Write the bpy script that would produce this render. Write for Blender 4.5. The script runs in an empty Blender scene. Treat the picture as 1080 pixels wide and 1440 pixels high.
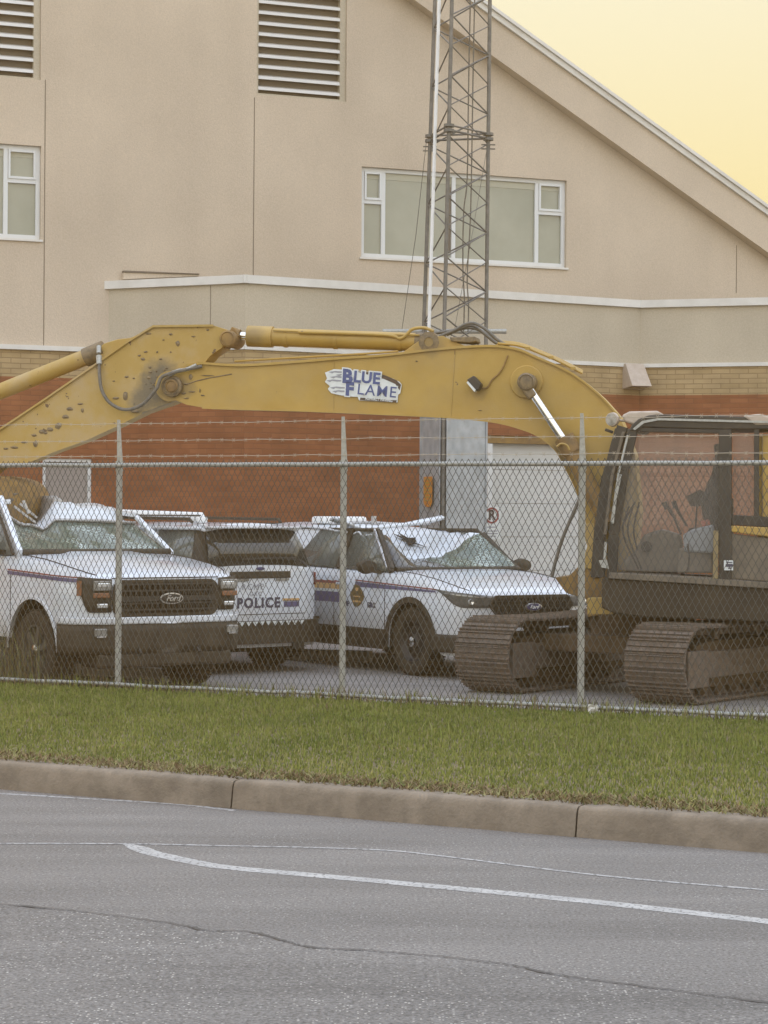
import bpy, bmesh, math, random
import numpy as np
from math import sin, cos, radians as RAD, sqrt, pi, atan2, exp
from mathutils import Vector, Matrix, noise
random.seed(7); rng = np.random.default_rng(7)
sc = bpy.context.scene
col = sc.collection
# ------------------------------------------------------------------ camera model
FP = 3000.0; ROLL = RAD(.4); EYE = 1.9
def ray(px, py):
    u = (px-540)/FP; v = (py-720)/FP
    return (u*cos(ROLL)+v*sin(ROLL), 1.0, -(-u*sin(ROLL)+v*cos(ROLL)))
def at(px, py, Y):
    r = ray(px, py); return Vector((r[0]*Y, Y, r[2]*Y+EYE))
def on_ground(px, py, z=0.0):
    r = ray(px, py); t = (z-EYE)/r[2]; return Vector((r[0]*t, t, z))
class Pose:
    def __init__(s, x, y, z, yaw): s.o = (x, y, z); s.yaw = yaw; s.c = cos(yaw); s.s = sin(yaw)
    def loc(s, axis, val, px, py):            # point of a plane of this frame met by a measured sight line
        r = ray(px, py); o = s.o
        ax, ay = -o[0], -o[1]
        O = (s.c*ax+s.s*ay, -s.s*ax+s.c*ay, EYE-o[2])
        D = (s.c*r[0]+s.s, -s.s*r[0]+s.c, r[2])
        t = (val-O[axis])/D[axis]
        return Vector((O[0]+D[0]*t, O[1]+D[1]*t, O[2]+D[2]*t))
    def w(s, x, y, z): return Vector((s.o[0]+s.c*x-s.s*y, s.o[1]+s.s*x+s.c*y, s.o[2]+z))
# ------------------------------------------------------------------ helpers
def tag(o, label=None, cat=None, group=None, kind=None):
    if label: o['label'] = label
    if cat: o['category'] = cat
    if group: o['group'] = group
    if kind: o['kind'] = kind
    return o
def empty(name, pose=None, loc=(0, 0, 0)):
    o = bpy.data.objects.new(name, None); col.objects.link(o); o.empty_display_size = .2
    if pose: o.location = pose.o; o.rotation_euler = (0, 0, pose.yaw)
    else: o.location = loc
    return o
class MB:
    def __init__(s): s.v = []; s.f = []; s.m = []
    def add(s, vs, fs, mi=0):
        n = len(s.v); s.v += [tuple(v) for v in vs]
        for f in fs: s.f.append([n+i for i in f]); s.m.append(mi)
        return s
    def box(s, x0, x1, y0, y1, z0, z1, mi=0):
        vs = [(x0,y0,z0),(x1,y0,z0),(x1,y1,z0),(x0,y1,z0),(x0,y0,z1),(x1,y0,z1),(x1,y1,z1),(x0,y1,z1)]
        return s.add(vs, [(3,2,1,0),(4,5,6,7),(0,1,5,4),(1,2,6,5),(2,3,7,6),(3,0,4,7)], mi)
    def bar(s, a, b, w, h, up=(0, 0, 1), mi=0):     # box between two points: w across, h along up
        a = Vector(a); b = Vector(b); d = (b-a).normalized(); up = Vector(up)
        sd = d.cross(up)
        if sd.length < 1e-4: sd = d.cross(Vector((1, 0, 0)))
        sd.normalize(); u = sd.cross(d).normalized(); vs = []
        for p in (a, b):
            for i, j in ((-1,-1),(1,-1),(1,1),(-1,1)): vs.append(p+sd*(w/2*i)+u*(h/2*j))
        return s.add(vs, [(3,2,1,0),(4,5,6,7),(0,1,5,4),(1,2,6,5),(2,3,7,6),(3,0,4,7)], mi)
    def tube(s, pts, r, n=8, cap=True, mi=0, closed=False):
        pts = [Vector(p) for p in pts]; k = len(pts); rs = r if isinstance(r, (list, tuple)) else [r]*k
        prev = None; base = len(s.v); vs = []
        for i, p in enumerate(pts):
            if closed: d = pts[(i+1) % k]-pts[i-1]
            else: d = pts[min(i+1, k-1)]-pts[max(i-1, 0)]
            d.normalize()
            if prev is None:
                a = Vector((0, 0, 1)) if abs(d.z) < .9 else Vector((1, 0, 0))
                e = d.cross(a).normalized()
            else:
                e = (prev-d*prev.dot(d)).normalized()
            prev = e; g = d.cross(e)
            for j in range(n):
                t = 2*pi*j/n; vs.append(p+(e*cos(t)+g*sin(t))*rs[i])
        fs = []
        for i in range(k if closed else k-1):
            for j in range(n):
                a = i*n+j; b = i*n+(j+1) % n; c = ((i+1) % k)*n+(j+1) % n; d_ = ((i+1) % k)*n+j
                fs.append((a, b, c, d_))
        if cap and not closed: fs += [tuple(range(n))[::-1], tuple((k-1)*n+j for j in range(n))]
        return s.add(vs, fs, mi)
    def prism(s, poly, a, mi=0):        # poly: list of 3d points, extruded by vector a
        n = len(poly); a = Vector(a); P = [Vector(p) for p in poly]
        s.add(P+[p+a for p in P], [tuple(range(n))[::-1], tuple(range(n, 2*n))]+[(i, (i+1) % n, n+(i+1) % n, n+i) for i in range(n)], mi)
        return s
    def grid(s, rows, mi=0, closed=False):
        n = len(rows[0]); vs = [p for r in rows for p in r]; fs = []
        for i in range(len(rows)-1):
            for j in range(n if closed else n-1):
                fs.append((i*n+j, i*n+(j+1) % n, (i+1)*n+(j+1) % n, (i+1)*n+j))
        return s.add(vs, fs, mi)
    def lathe(s, prof, c, axis, n=32, mi=0, ref=None):  # prof: (r, h) pairs about axis through c
        ax = Vector(axis).normalized(); a = Vector((0, 0, 1)) if abs(ax.z) < .9 else Vector((1, 0, 0))
        e = ax.cross(a).normalized(); g = ax.cross(e); c = Vector(c); rows = []
        for r, h in prof:
            rows.append([c+ax*h+(e*cos(2*pi*j/n)+g*sin(2*pi*j/n))*max(r, 1e-4) for j in range(n)])
        return s.grid(rows, mi, closed=True)
    def build(s, name, mats, parent=None, smooth=None, bevel=None, solid=None, norm=True):
        me = bpy.data.meshes.new(name); me.from_pydata([tuple(v) for v in s.v], [], s.f)
        if not isinstance(mats, (list, tuple)): mats = [mats]
        for m in mats: me.materials.append(m)
        if len(mats) > 1: me.polygons.foreach_set('material_index', s.m)
        me.validate(); me.update()
        if norm and len(s.f) < 60000:
            bm = bmesh.new(); bm.from_mesh(me); bmesh.ops.recalc_face_normals(bm, faces=bm.faces); bm.to_mesh(me); bm.free()
        if smooth is not None:
            me.shade_smooth(); me.set_sharp_from_angle(angle=RAD(smooth))
        o = bpy.data.objects.new(name, me); col.objects.link(o)
        if parent: o.parent = parent
        if bevel:
            m = o.modifiers.new('bevel', 'BEVEL'); m.width = bevel; m.segments = 2; m.limit_method = 'ANGLE'; m.angle_limit = RAD(35)
        if solid:
            m = o.modifiers.new('solid', 'SOLIDIFY'); m.thickness = solid; m.offset = -1
        return o
def nz(x, y=0, z=0): return noise.noise(Vector((x, y, z)))
def lerp(a, b, t): return a+(b-a)*t
def ss(a, b, x):
    t = min(1, max(0, (x-a)/(b-a))); return t*t*(3-2*t)
def interp(tab, x):
    if x <= tab[0][0]: return tab[0][1]
    for (a, p), (b, q) in zip(tab, tab[1:]):
        if x <= b: return lerp(p, q, (x-a)/(b-a))
    return tab[-1][1]
def curve_pts(pts, n=6):           # Catmull-Rom through 3d points
    P = [Vector(p) for p in pts]; P = [P[0]*2-P[1]]+P+[P[-1]*2-P[-2]]; out = []
    for i in range(1, len(P)-2):
        for k in range(n):
            t = k/n; a, b, c, d = P[i-1:i+3]
            out.append(.5*((2*b)+(c-a)*t+(2*a-5*b+4*c-d)*t*t+(3*b-a-3*c+d)*t**3))
    out.append(P[-2]); return out
# ------------------------------------------------------------------ materials
def newmat(name):
    m = bpy.data.materials.new(name); m.use_nodes = True; nt = m.node_tree
    return m, nt, nt.nodes['Principled BSDF']
def N(nt, t, **k):
    n = nt.nodes.new(t)
    for a, b in k.items(): setattr(n, a, b)
    return n
def pm(name, c, c2=None, sc_=4, rough=.6, metal=0, bump=0, bs=30, coat=0, dirt=None, dirt_sc=1.5, dirt_amt=.5, spots=None, lo=.35, hi=.7, bdist=.01, ztint=None):
    m, nt, b = newmat(name); L = nt.links.new
    tc = N(nt, 'ShaderNodeTexCoord').outputs['Object']
    b.inputs['Roughness'].default_value = rough; b.inputs['Metallic'].default_value = metal
    b.inputs['Coat Weight'].default_value = coat
    colr = None
    def rgb(v): return (v[0], v[1], v[2], 1)
    if c2:
        n = N(nt, 'ShaderNodeTexNoise'); n.inputs['Scale'].default_value = sc_; n.inputs['Detail'].default_value = 6; n.inputs['Roughness'].default_value = .6
        L(tc, n.inputs['Vector']); r = N(nt, 'ShaderNodeValToRGB'); r.color_ramp.elements[0].position = lo; r.color_ramp.elements[1].position = hi
        r.color_ramp.elements[0].color = rgb(c); r.color_ramp.elements[1].color = rgb(c2); L(n.outputs['Fac'], r.inputs['Fac']); colr = r.outputs['Color']
    else:
        r = N(nt, 'ShaderNodeRGB'); r.outputs[0].default_value = rgb(c); colr = r.outputs[0]
    if dirt:
        n = N(nt, 'ShaderNodeTexNoise'); n.inputs['Scale'].default_value = dirt_sc; n.inputs['Detail'].default_value = 8; n.inputs['Roughness'].default_value = .65
        L(tc, n.inputs['Vector']); r = N(nt, 'ShaderNodeValToRGB'); r.color_ramp.elements[0].position = .45; r.color_ramp.elements[1].position = .72
        r.color_ramp.elements[1].color = (dirt_amt,)*3+(1,); L(n.outputs['Fac'], r.inputs['Fac'])
        x = N(nt, 'ShaderNodeMix', data_type='RGBA'); L(r.outputs['Color'], x.inputs[0]); L(colr, x.inputs[6]); x.inputs[7].default_value = rgb(dirt); colr = x.outputs[2]
    if ztint:                               # blends the lowest part of the thing towards a second colour
        g = N(nt, 'ShaderNodeSeparateXYZ'); L(tc, g.inputs[0]); mr = N(nt, 'ShaderNodeMapRange'); L(g.outputs['Z'], mr.inputs[0])
        mr.inputs[1].default_value = ztint[1]; mr.inputs[2].default_value = ztint[2]; mr.inputs[3].default_value = ztint[3]; mr.inputs[4].default_value = 0
        x = N(nt, 'ShaderNodeMix', data_type='RGBA'); L(mr.outputs[0], x.inputs[0]); L(colr, x.inputs[6]); x.inputs[7].default_value = rgb(ztint[0]); colr = x.outputs[2]
    if spots:
        n = N(nt, 'ShaderNodeTexNoise'); n.inputs['Scale'].default_value = spots[1]; n.inputs['Detail'].default_value = 3
        L(tc, n.inputs['Vector']); r = N(nt, 'ShaderNodeValToRGB'); r.color_ramp.elements[0].position = spots[2]; r.color_ramp.elements[1].position = spots[2]+.02
        L(n.outputs['Fac'], r.inputs['Fac'])
        x = N(nt, 'ShaderNodeMix', data_type='RGBA'); L(r.outputs['Color'], x.inputs[0]); L(colr, x.inputs[6]); x.inputs[7].default_value = rgb(spots[0]); colr = x.outputs[2]
    L(colr, b.inputs['Base Color'])
    if bump:
        n = N(nt, 'ShaderNodeTexNoise'); n.inputs['Scale'].default_value = bs; n.inputs['Detail'].default_value = 5; L(tc, n.inputs['Vector'])
        k = N(nt, 'ShaderNodeBump'); k.inputs['Strength'].default_value = bump; k.inputs['Distance'].default_value = bdist; L(n.outputs['Fac'], k.inputs['Height']); L(k.outputs[0], b.inputs['Normal'])
    return m
def glassmat(name, tint, alpha, rough=.03, crack=False):
    m, nt, b = newmat(name); L = nt.links.new
    b.inputs['Base Color'].default_value = tint+(1,); b.inputs['Roughness'].default_value = rough; b.inputs['Specular IOR Level'].default_value = .8
    b.inputs['Alpha'].default_value = alpha
    if crack:
        tc = N(nt, 'ShaderNodeTexCoord').outputs['Object']
        v = N(nt, 'ShaderNodeTexVoronoi', feature='DISTANCE_TO_EDGE'); v.inputs['Scale'].default_value = 22; L(tc, v.inputs['Vector'])
        n = N(nt, 'ShaderNodeTexNoise'); n.inputs['Scale'].default_value = 3.2; L(tc, n.inputs['Vector'])
        r = N(nt, 'ShaderNodeMapRange'); L(v.outputs[0], r.inputs[0]); r.inputs[1].default_value = 0; r.inputs[2].default_value = .06; r.inputs[3].default_value = 1; r.inputs[4].default_value = 0
        q = N(nt, 'ShaderNodeMapRange'); L(n.outputs['Fac'], q.inputs[0]); q.inputs[1].default_value = .44; q.inputs[2].default_value = .62
        mu = N(nt, 'ShaderNodeMath', operation='MULTIPLY'); L(r.outputs[0], mu.inputs[0]); L(q.outputs[0], mu.inputs[1])
        ad = N(nt, 'ShaderNodeMath', operation='ADD', use_clamp=True); L(mu.outputs[0], ad.inputs[0]); ad.inputs[1].default_value = alpha; L(ad.outputs[0], b.inputs['Alpha'])
        x = N(nt, 'ShaderNodeMix', data_type='RGBA'); L(mu.outputs[0], x.inputs[0]); x.inputs[6].default_value = tint+(1,); x.inputs[7].default_value = (.62, .70, .64, 1); L(x.outputs[2], b.inputs['Base Color'])
        k = N(nt, 'ShaderNodeBump'); k.inputs['Strength'].default_value = .3; k.inputs['Distance'].default_value = .03; L(n.outputs['Fac'], k.inputs['Height']); L(k.outputs[0], b.inputs['Normal'])
    return m
def stucco(name, c):
    m, nt, b = newmat(name); L = nt.links.new; tc = N(nt, 'ShaderNodeTexCoord').outputs['Object']
    n = N(nt, 'ShaderNodeTexNoise'); n.inputs['Scale'].default_value = .6; n.inputs['Detail'].default_value = 7; L(tc, n.inputs['Vector'])
    mp = N(nt, 'ShaderNodeMapping'); mp.inputs['Scale'].default_value = (1.6, 1.6, .12); L(tc, mp.inputs[0])
    n2 = N(nt, 'ShaderNodeTexNoise'); n2.inputs['Scale'].default_value = 1.2; n2.inputs['Detail'].default_value = 5; L(mp.outputs[0], n2.inputs['Vector'])
    a = N(nt, 'ShaderNodeMath', operation='MULTIPLY_ADD'); L(n2.outputs['Fac'], a.inputs[0]); a.inputs[1].default_value = .35; L(n.outputs['Fac'], a.inputs[2])
    r = N(nt, 'ShaderNodeValToRGB'); r.color_ramp.elements[0].position = .45; r.color_ramp.elements[1].position = .9
    r.color_ramp.elements[0].color = tuple(x*.90 for x in c)+(1,); r.color_ramp.elements[1].color = tuple(x*1.08 for x in c)+(1,)
    L(a.outputs[0], r.inputs['Fac'])
    g = N(nt, 'ShaderNodeTexNoise'); g.inputs['Scale'].default_value = 48; g.inputs['Detail'].default_value = 4; L(tc, g.inputs['Vector'])
    gr = N(nt, 'ShaderNodeMapRange'); gr.inputs[1].default_value = .3; gr.inputs[2].default_value = .7; gr.inputs[3].default_value = .91; gr.inputs[4].default_value = 1.07; L(g.outputs['Fac'], gr.inputs[0])
    x = N(nt, 'ShaderNodeMix', data_type='RGBA', blend_type='MULTIPLY'); x.inputs[0].default_value = 1; L(r.outputs[0], x.inputs[6]); L(gr.outputs[0], x.inputs[7]); L(x.outputs[2], b.inputs['Base Color'])
    b.inputs['Roughness'].default_value = .9
    k = N(nt, 'ShaderNodeBump'); k.inputs['Strength'].default_value = .5; k.inputs['Distance'].default_value = .006; L(g.outputs['Fac'], k.inputs['Height']); L(k.outputs[0], b.inputs['Normal'])
    return m
def brick(name, c1, c2, mortar, bw=.29, bh=.078, ms=.008):
    m, nt, b = newmat(name); L = nt.links.new; uv = N(nt, 'ShaderNodeUVMap').outputs[0]
    t = N(nt, 'ShaderNodeTexBrick'); t.inputs['Scale'].default_value = 1; t.inputs['Brick Width'].default_value = bw; t.inputs['Row Height'].default_value = bh
    t.inputs['Mortar Size'].default_value = ms; t.inputs['Mortar Smooth'].default_value = .3
    t.inputs['Color1'].default_value = c1+(1,); t.inputs['Color2'].default_value = c2+(1,); t.inputs['Mortar'].default_value = mortar+(1,); L(uv, t.inputs['Vector'])
    n = N(nt, 'ShaderNodeTexNoise'); n.inputs['Scale'].default_value = 2.2; n.inputs['Detail'].default_value = 8; L(uv, n.inputs['Vector'])
    mr = N(nt, 'ShaderNodeMapRange'); mr.inputs[1].default_value = .3; mr.inputs[2].default_value = .7; mr.inputs[3].default_value = .8; mr.inputs[4].default_value = 1.15; L(n.outputs['Fac'], mr.inputs[0])
    x = N(nt, 'ShaderNodeMix', data_type='RGBA', blend_type='MULTIPLY'); x.inputs[0].default_value = 1; L(t.outputs['Color'], x.inputs[6]); L(mr.outputs[0], x.inputs[7]); L(x.outputs[2], b.inputs['Base Color'])
    b.inputs['Roughness'].default_value = .85
    k = N(nt, 'ShaderNodeBump'); k.inputs['Strength'].default_value = .6; k.inputs['Distance'].default_value = .006; k.invert = True; L(t.outputs['Fac'], k.inputs['Height']); L(k.outputs[0], b.inputs['Normal'])
    return m
def asphalt(name, c, stones, stone_c, sc_=70, rough=.85):
    m, nt, b = newmat(name); L = nt.links.new; tc = N(nt, 'ShaderNodeTexCoord').outputs['Object']
    n = N(nt, 'ShaderNodeTexNoise'); n.inputs['Scale'].default_value = .7; n.inputs['Detail'].default_value = 9; n.inputs['Roughness'].default_value = .65; L(tc, n.inputs['Vector'])
    r = N(nt, 'ShaderNodeValToRGB'); r.color_ramp.elements[0].position = .35; r.color_ramp.elements[1].position = .7
    r.color_ramp.elements[0].color = tuple(x*.74 for x in c)+(1,); r.color_ramp.elements[1].color = tuple(x*1.22 for x in c)+(1,); L(n.outputs['Fac'], r.inputs['Fac'])
    mpx = N(nt, 'ShaderNodeMapping'); mpx.inputs['Rotation'].default_value = (0, 0, .5); mpx.inputs['Scale'].default_value = (.35, 2.2, 1); L(tc, mpx.inputs[0]); L(mpx.outputs[0], n.inputs['Vector'])
    f = N(nt, 'ShaderNodeTexNoise'); f.inputs['Scale'].default_value = 62; f.inputs['Detail'].default_value = 6; f.inputs['Roughness'].default_value = .7; L(tc, f.inputs['Vector'])
    fr = N(nt, 'ShaderNodeMapRange'); fr.inputs[1].default_value = .3; fr.inputs[2].default_value = .7; fr.inputs[3].default_value = .25; fr.inputs[4].default_value = 1.85; L(f.outputs['Fac'], fr.inputs[0])
    x = N(nt, 'ShaderNodeMix', data_type='RGBA', blend_type='MULTIPLY'); x.inputs[0].default_value = 1; L(r.outputs[0], x.inputs[6]); L(fr.outputs[0], x.inputs[7])
    v = N(nt, 'ShaderNodeTexVoronoi'); v.inputs['Scale'].default_value = sc_; L(tc, v.inputs['Vector'])
    sx = N(nt, 'ShaderNodeSeparateColor'); L(v.outputs['Color'], sx.inputs[0])
    gt = N(nt, 'ShaderNodeMath', operation='GREATER_THAN'); L(sx.outputs[0], gt.inputs[0]); gt.inputs[1].default_value = 1-stones
    lt = N(nt, 'ShaderNodeMath', operation='LESS_THAN'); L(v.outputs['Distance'], lt.inputs[0]); lt.inputs[1].default_value = .38
    mm = N(nt, 'ShaderNodeMath', operation='MULTIPLY'); L(gt.outputs[0], mm.inputs[0]); L(lt.outputs[0], mm.inputs[1])
    pn = N(nt, 'ShaderNodeTexNoise'); pn.inputs['Scale'].default_value = 1.3; pn.inputs['Detail'].default_value = 3; L(tc, pn.inputs['Vector'])
    pr = N(nt, 'ShaderNodeMapRange'); pr.inputs[1].default_value = .4; pr.inputs[2].default_value = .6; pr.inputs[3].default_value = .35; L(pn.outputs['Fac'], pr.inputs[0])
    m2 = N(nt, 'ShaderNodeMath', operation='MULTIPLY'); L(mm.outputs[0], m2.inputs[0]); L(pr.outputs[0], m2.inputs[1])
    y = N(nt, 'ShaderNodeMix', data_type='RGBA'); L(m2.outputs[0], y.inputs[0]); L(x.outputs[2], y.inputs[6]); y.inputs[7].default_value = stone_c+(1,); L(y.outputs[2], b.inputs['Base Color'])
    b.inputs['Roughness'].default_value = rough
    k = N(nt, 'ShaderNodeBump'); k.inputs['Strength'].default_value = .7; k.inputs['Distance'].default_value = .006; L(f.outputs['Fac'], k.inputs['Height']); L(k.outputs[0], b.inputs['Normal'])
    return m
M = {}
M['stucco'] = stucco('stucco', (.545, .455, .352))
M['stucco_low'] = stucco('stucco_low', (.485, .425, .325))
M['trim'] = pm('white_trim', (.62, .60, .55), (.72, .70, .65), 3, .6)
M['redbrick'] = brick('red_brick', (.225, .078, .028), (.275, .102, .040), (.21, .08, .035))
M['tanbrick'] = brick('tan_brick', (.36, .26, .13), (.41, .30, .16), (.27, .19, .10))
M['groove'] = pm('groove', (.17, .14, .11), rough=.9)
M['frame'] = pm('window_frame_white', (.66, .67, .66), rough=.45)
M['pane'] = pm('office_glass', (.26, .27, .21), (.34, .34, .27), .8, .12, coat=.5)
M['blind'] = pm('blind', (.45, .44, .35), rough=.7)
M['slat'] = pm('louver_slat', (.60, .58, .54), rough=.4, metal=.2)
M['louvback'] = pm('louver_back', (.17, .145, .115), rough=.8)
M['door'] = pm('garage_door_paint', (.55, .56, .54), (.62, .62, .60), 1.5, .5)
M['door2'] = pm('grey_door_paint', (.30, .27, .25), rough=.5)
M['galv'] = pm('galvanised', (.33, .33, .30), (.46, .46, .42), 40, .5, .35)
M['wire'] = pm('fence_wire', (.055, .058, .052), (.10, .10, .085), 30, .6, .3)
M['barb'] = pm('barbed_wire', (.42, .36, .27), rough=.6, metal=.2)
M['steel'] = pm('tower_steel', (.12, .118, .108), (.20, .19, .175), 9, .55, .4)
M['panel'] = pm('galvanised_sheet', (.30, .33, .35), (.52, .55, .57), 7, .5, .2, dirt=(.2, .2, .19), dirt_sc=14, dirt_amt=.6)
M['white'] = pm('white_plain', (.8, .8, .78), rough=.5)
M['yellow'] = pm('machine_yellow', (.39, .245, .048), (.445, .29, .068), 2.5, .45, dirt=(.34, .25, .13), dirt_sc=2.2, dirt_amt=.35, spots=((.14, .09, .045), 7, .74), bump=.1, bs=60)
M['yellow2'] = pm('machine_yellow_chipped', (.39, .255, .062), (.44, .295, .085), 2.5, .55, dirt=(.40, .30, .17), dirt_sc=2.5, dirt_amt=.75, spots=((.13, .08, .04), 11, .69), bump=.1, bs=60)
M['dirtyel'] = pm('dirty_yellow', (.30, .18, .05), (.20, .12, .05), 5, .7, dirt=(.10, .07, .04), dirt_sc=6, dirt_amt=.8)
M['grease'] = pm('grease', (.12, .09, .055), (.25, .18, .09), 20, .6)
M['chrome'] = pm('chrome_rod', (.75, .75, .73), rough=.12, metal=1)
M['hose'] = pm('rubber_hose', (.10, .095, .08), (.17, .15, .12), 20, .6)
M['darkmetal'] = pm('dark_painted_metal', (.022, .02, .017), (.045, .038, .028), 4, .5, dirt=(.07, .055, .036), dirt_sc=3, dirt_amt=.6)
M['skirt'] = pm('dusty_dark_skirt', (.022, .015, .007), (.045, .032, .016), 3, .7)
M['track'] = pm('track_steel', (.105, .082, .064), (.20, .162, .13), 14, .75, .25, dirt=(.16, .11, .07), dirt_sc=6, dirt_amt=.8, bump=.6, bs=50)
M['trackdirt'] = pm('track_frame_mud', (.055, .034, .016), (.10, .066, .034), 5, .9, bump=.4, bs=25)
M['cream'] = pm('cream_plastic', (.42, .34, .27), (.5, .42, .34), 12, .5)
M['cabglass'] = glassmat('cab_glass', (.44, .41, .37), .11, .02)
M['seat'] = pm('seat_fabric', (.014, .011, .009), rough=.9)
M['greyplastic'] = pm('console_grey', (.22, .24, .25), rough=.5)
M['midplastic'] = pm('console_brown', (.12, .10, .075), (.17, .14, .10), 8, .7)
M['paint'] = pm('white_car_paint', (.70, .735, .78), rough=.28, coat=.7, dirt=(.60, .58, .55), dirt_sc=2, dirt_amt=.5, ztint=((.40, .35, .28), .35, .85, .45))
M['crumple'] = pm('crumpled_white_paint', (.68, .715, .75), rough=.32, coat=.5, bump=.35, bs=7, bdist=.03)
M['bareedge'] = pm('torn_metal', (.42, .41, .40), (.55, .54, .53), 12, .4, .3, bump=.5, bs=14, bdist=.02)
M['black'] = pm('black_plastic', (.028, .019, .009), (.045, .032, .016), 5, .65, dirt=(.10, .08, .05), dirt_sc=4, dirt_amt=.6)
M['void'] = pm('interior_black', (.020, .013, .006), rough=.9)
M['tyre'] = pm('tyre_rubber', (.030, .021, .011), (.05, .037, .02), 10, .85, bump=.3, bs=40)
M['rimdark'] = pm('black_steel_wheel', (.035, .03, .025), rough=.45, metal=.3)
M['rimsilver'] = pm('alloy_wheel', (.45, .44, .42), rough=.3, metal=.8)
M['rimgrey'] = pm('dull_alloy_wheel', (.13, .12, .10), rough=.5, metal=.5)
M['glass'] = glassmat('side_glass', (.19, .20, .17), .72, .04)
M['rearglass'] = glassmat('dark_rear_glass', (.045, .04, .03), .9, .04)
M['windshield'] = glassmat('cracked_windshield', (.20, .24, .19), .55, .08, crack=True)
M['tan'] = pm('faded_tan', (.20, .15, .07), (.27, .21, .11), 8, .7)
M['smokedlens'] = pm('smoked_lens', (.085, .08, .07), (.16, .155, .14), 14, .12, coat=.8)
M['lens'] = pm('lamp_lens', (.20, .19, .16), (.34, .33, .30), 14, .1, coat=.8)
M['lensw'] = pm('lamp_reflector', (.75, .75, .72), rough=.08, metal=.7)
M['amber'] = pm('amber_lens', (.26, .12, .06), rough=.15)
M['red'] = pm('red_lens', (.16, .02, .015), rough=.15)
M['blue'] = pm('stripe_blue', (.055, .055, .15), rough=.35)
M['bluegrey'] = pm('stripe_violet', (.13, .12, .22), rough=.35)
M['yel'] = pm('stripe_yellow', (.62, .38, .16), rough=.35)
M['redst'] = pm('stripe_red', (.28, .07, .05), rough=.35)
M['crestc'] = pm('crest_brown', (.09, .065, .03), (.26, .17, .05), 30, .5)
M['ink'] = pm('lettering_ink', (.06, .06, .10), rough=.5)
M['inkfaint'] = pm('lettering_grey', (.28, .29, .32), rough=.5)
M['stickerblue'] = pm('sticker_blue', (.045, .075, .20), (.07, .10, .25), 20, .45)
M['stickerdark'] = pm('sticker_dark', (.04, .03, .025), (.10, .06, .04), 30, .5)
M['stickerwhite'] = pm('sticker_white', (.62, .65, .63), (.72, .74, .72), 12, .5)
M['orange'] = pm('sign_orange', (.55, .22, .04), rough=.5)
M['signred'] = pm('sign_red', (.23, .04, .04), rough=.5)
M['signink'] = pm('sign_black', (.06, .04, .04), rough=.5)
M['concrete'] = pm('kerb_concrete', (.15, .122, .090), (.22, .182, .138), 3.5, .9, dirt=(.085, .072, .055), dirt_sc=9, dirt_amt=.6, bump=.5, bs=60)
M['lightconc'] = pm('pale_concrete', (.30, .27, .23), (.38, .35, .30), 3, .9, bump=.4, bs=50)
M['asphalt_far'] = asphalt('asphalt_far', (.132, .126, .119), .10, (.31, .30, .28), 75)
M['asphalt_near'] = asphalt('asphalt_near', (.120, .115, .109), .12, (.46, .44, .40), 72)
M['yard'] = asphalt('yard_asphalt', (.22, .20, .18), .05, (.3, .28, .26), 60)
M['crack'] = pm('crack', (.065, .062, .06), rough=1)
M['roadpaint'] = pm('road_paint', (.40, .40, .39), (.27, .27, .265), 5, .7, spots=((.13, .13, .13), 45, .57))
M['roadpaintfaint'] = pm('worn_paint', (.36, .36, .355), (.26, .26, .26), 5, .8, spots=((.14, .14, .14), 30, .53))
M['soil'] = pm('soil', (.11, .085, .05), (.19, .15, .09), 6, .95, bump=.7, bs=40, bdist=.02)
M['land'] = pm('land', (.10, .11, .05), (.16, .14, .08), .3, .95)
M['bodypaper'] = pm('paper', (.55, .53, .47), rough=.8)
# ------------------------------------------------------------------ text
def text_mesh(s, size, bold=0, extrude=0.0015, shear=0, spacing=1.0, align='CENTER'):
    cu = bpy.data.curves.new('text', 'FONT'); cu.body = s; cu.size = size; cu.offset = bold; cu.extrude = extrude; cu.shear = shear
    cu.align_x = align; cu.align_y = 'CENTER'; cu.space_character = spacing; cu.resolution_u = 3
    o = bpy.data.objects.new('text_temp', cu); col.objects.link(o); bpy.context.view_layer.update()
    me = bpy.data.meshes.new_from_object(o.evaluated_get(bpy.context.evaluated_depsgraph_get()))
    bpy.data.objects.remove(o); bpy.data.curves.remove(cu); return me
def put_text(name, s, size, mat, origin, right, up, parent, **k):
    me = text_mesh(s, size, **k); r = Vector(right).normalized(); u = Vector(up).normalized(); n = r.cross(u)
    m = Matrix((r.to_4d(), u.to_4d(), n.to_4d(), (0, 0, 0, 1))).transposed(); m = Matrix([[r.x, u.x, n.x, origin[0]], [r.y, u.y, n.y, origin[1]], [r.z, u.z, n.z, origin[2]], [0, 0, 0, 1]])
    me.transform(m); me.materials.clear(); me.materials.append(mat); me.name = name
    o = bpy.data.objects.new(name, me); col.objects.link(o); o.parent = parent; return o
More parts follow.
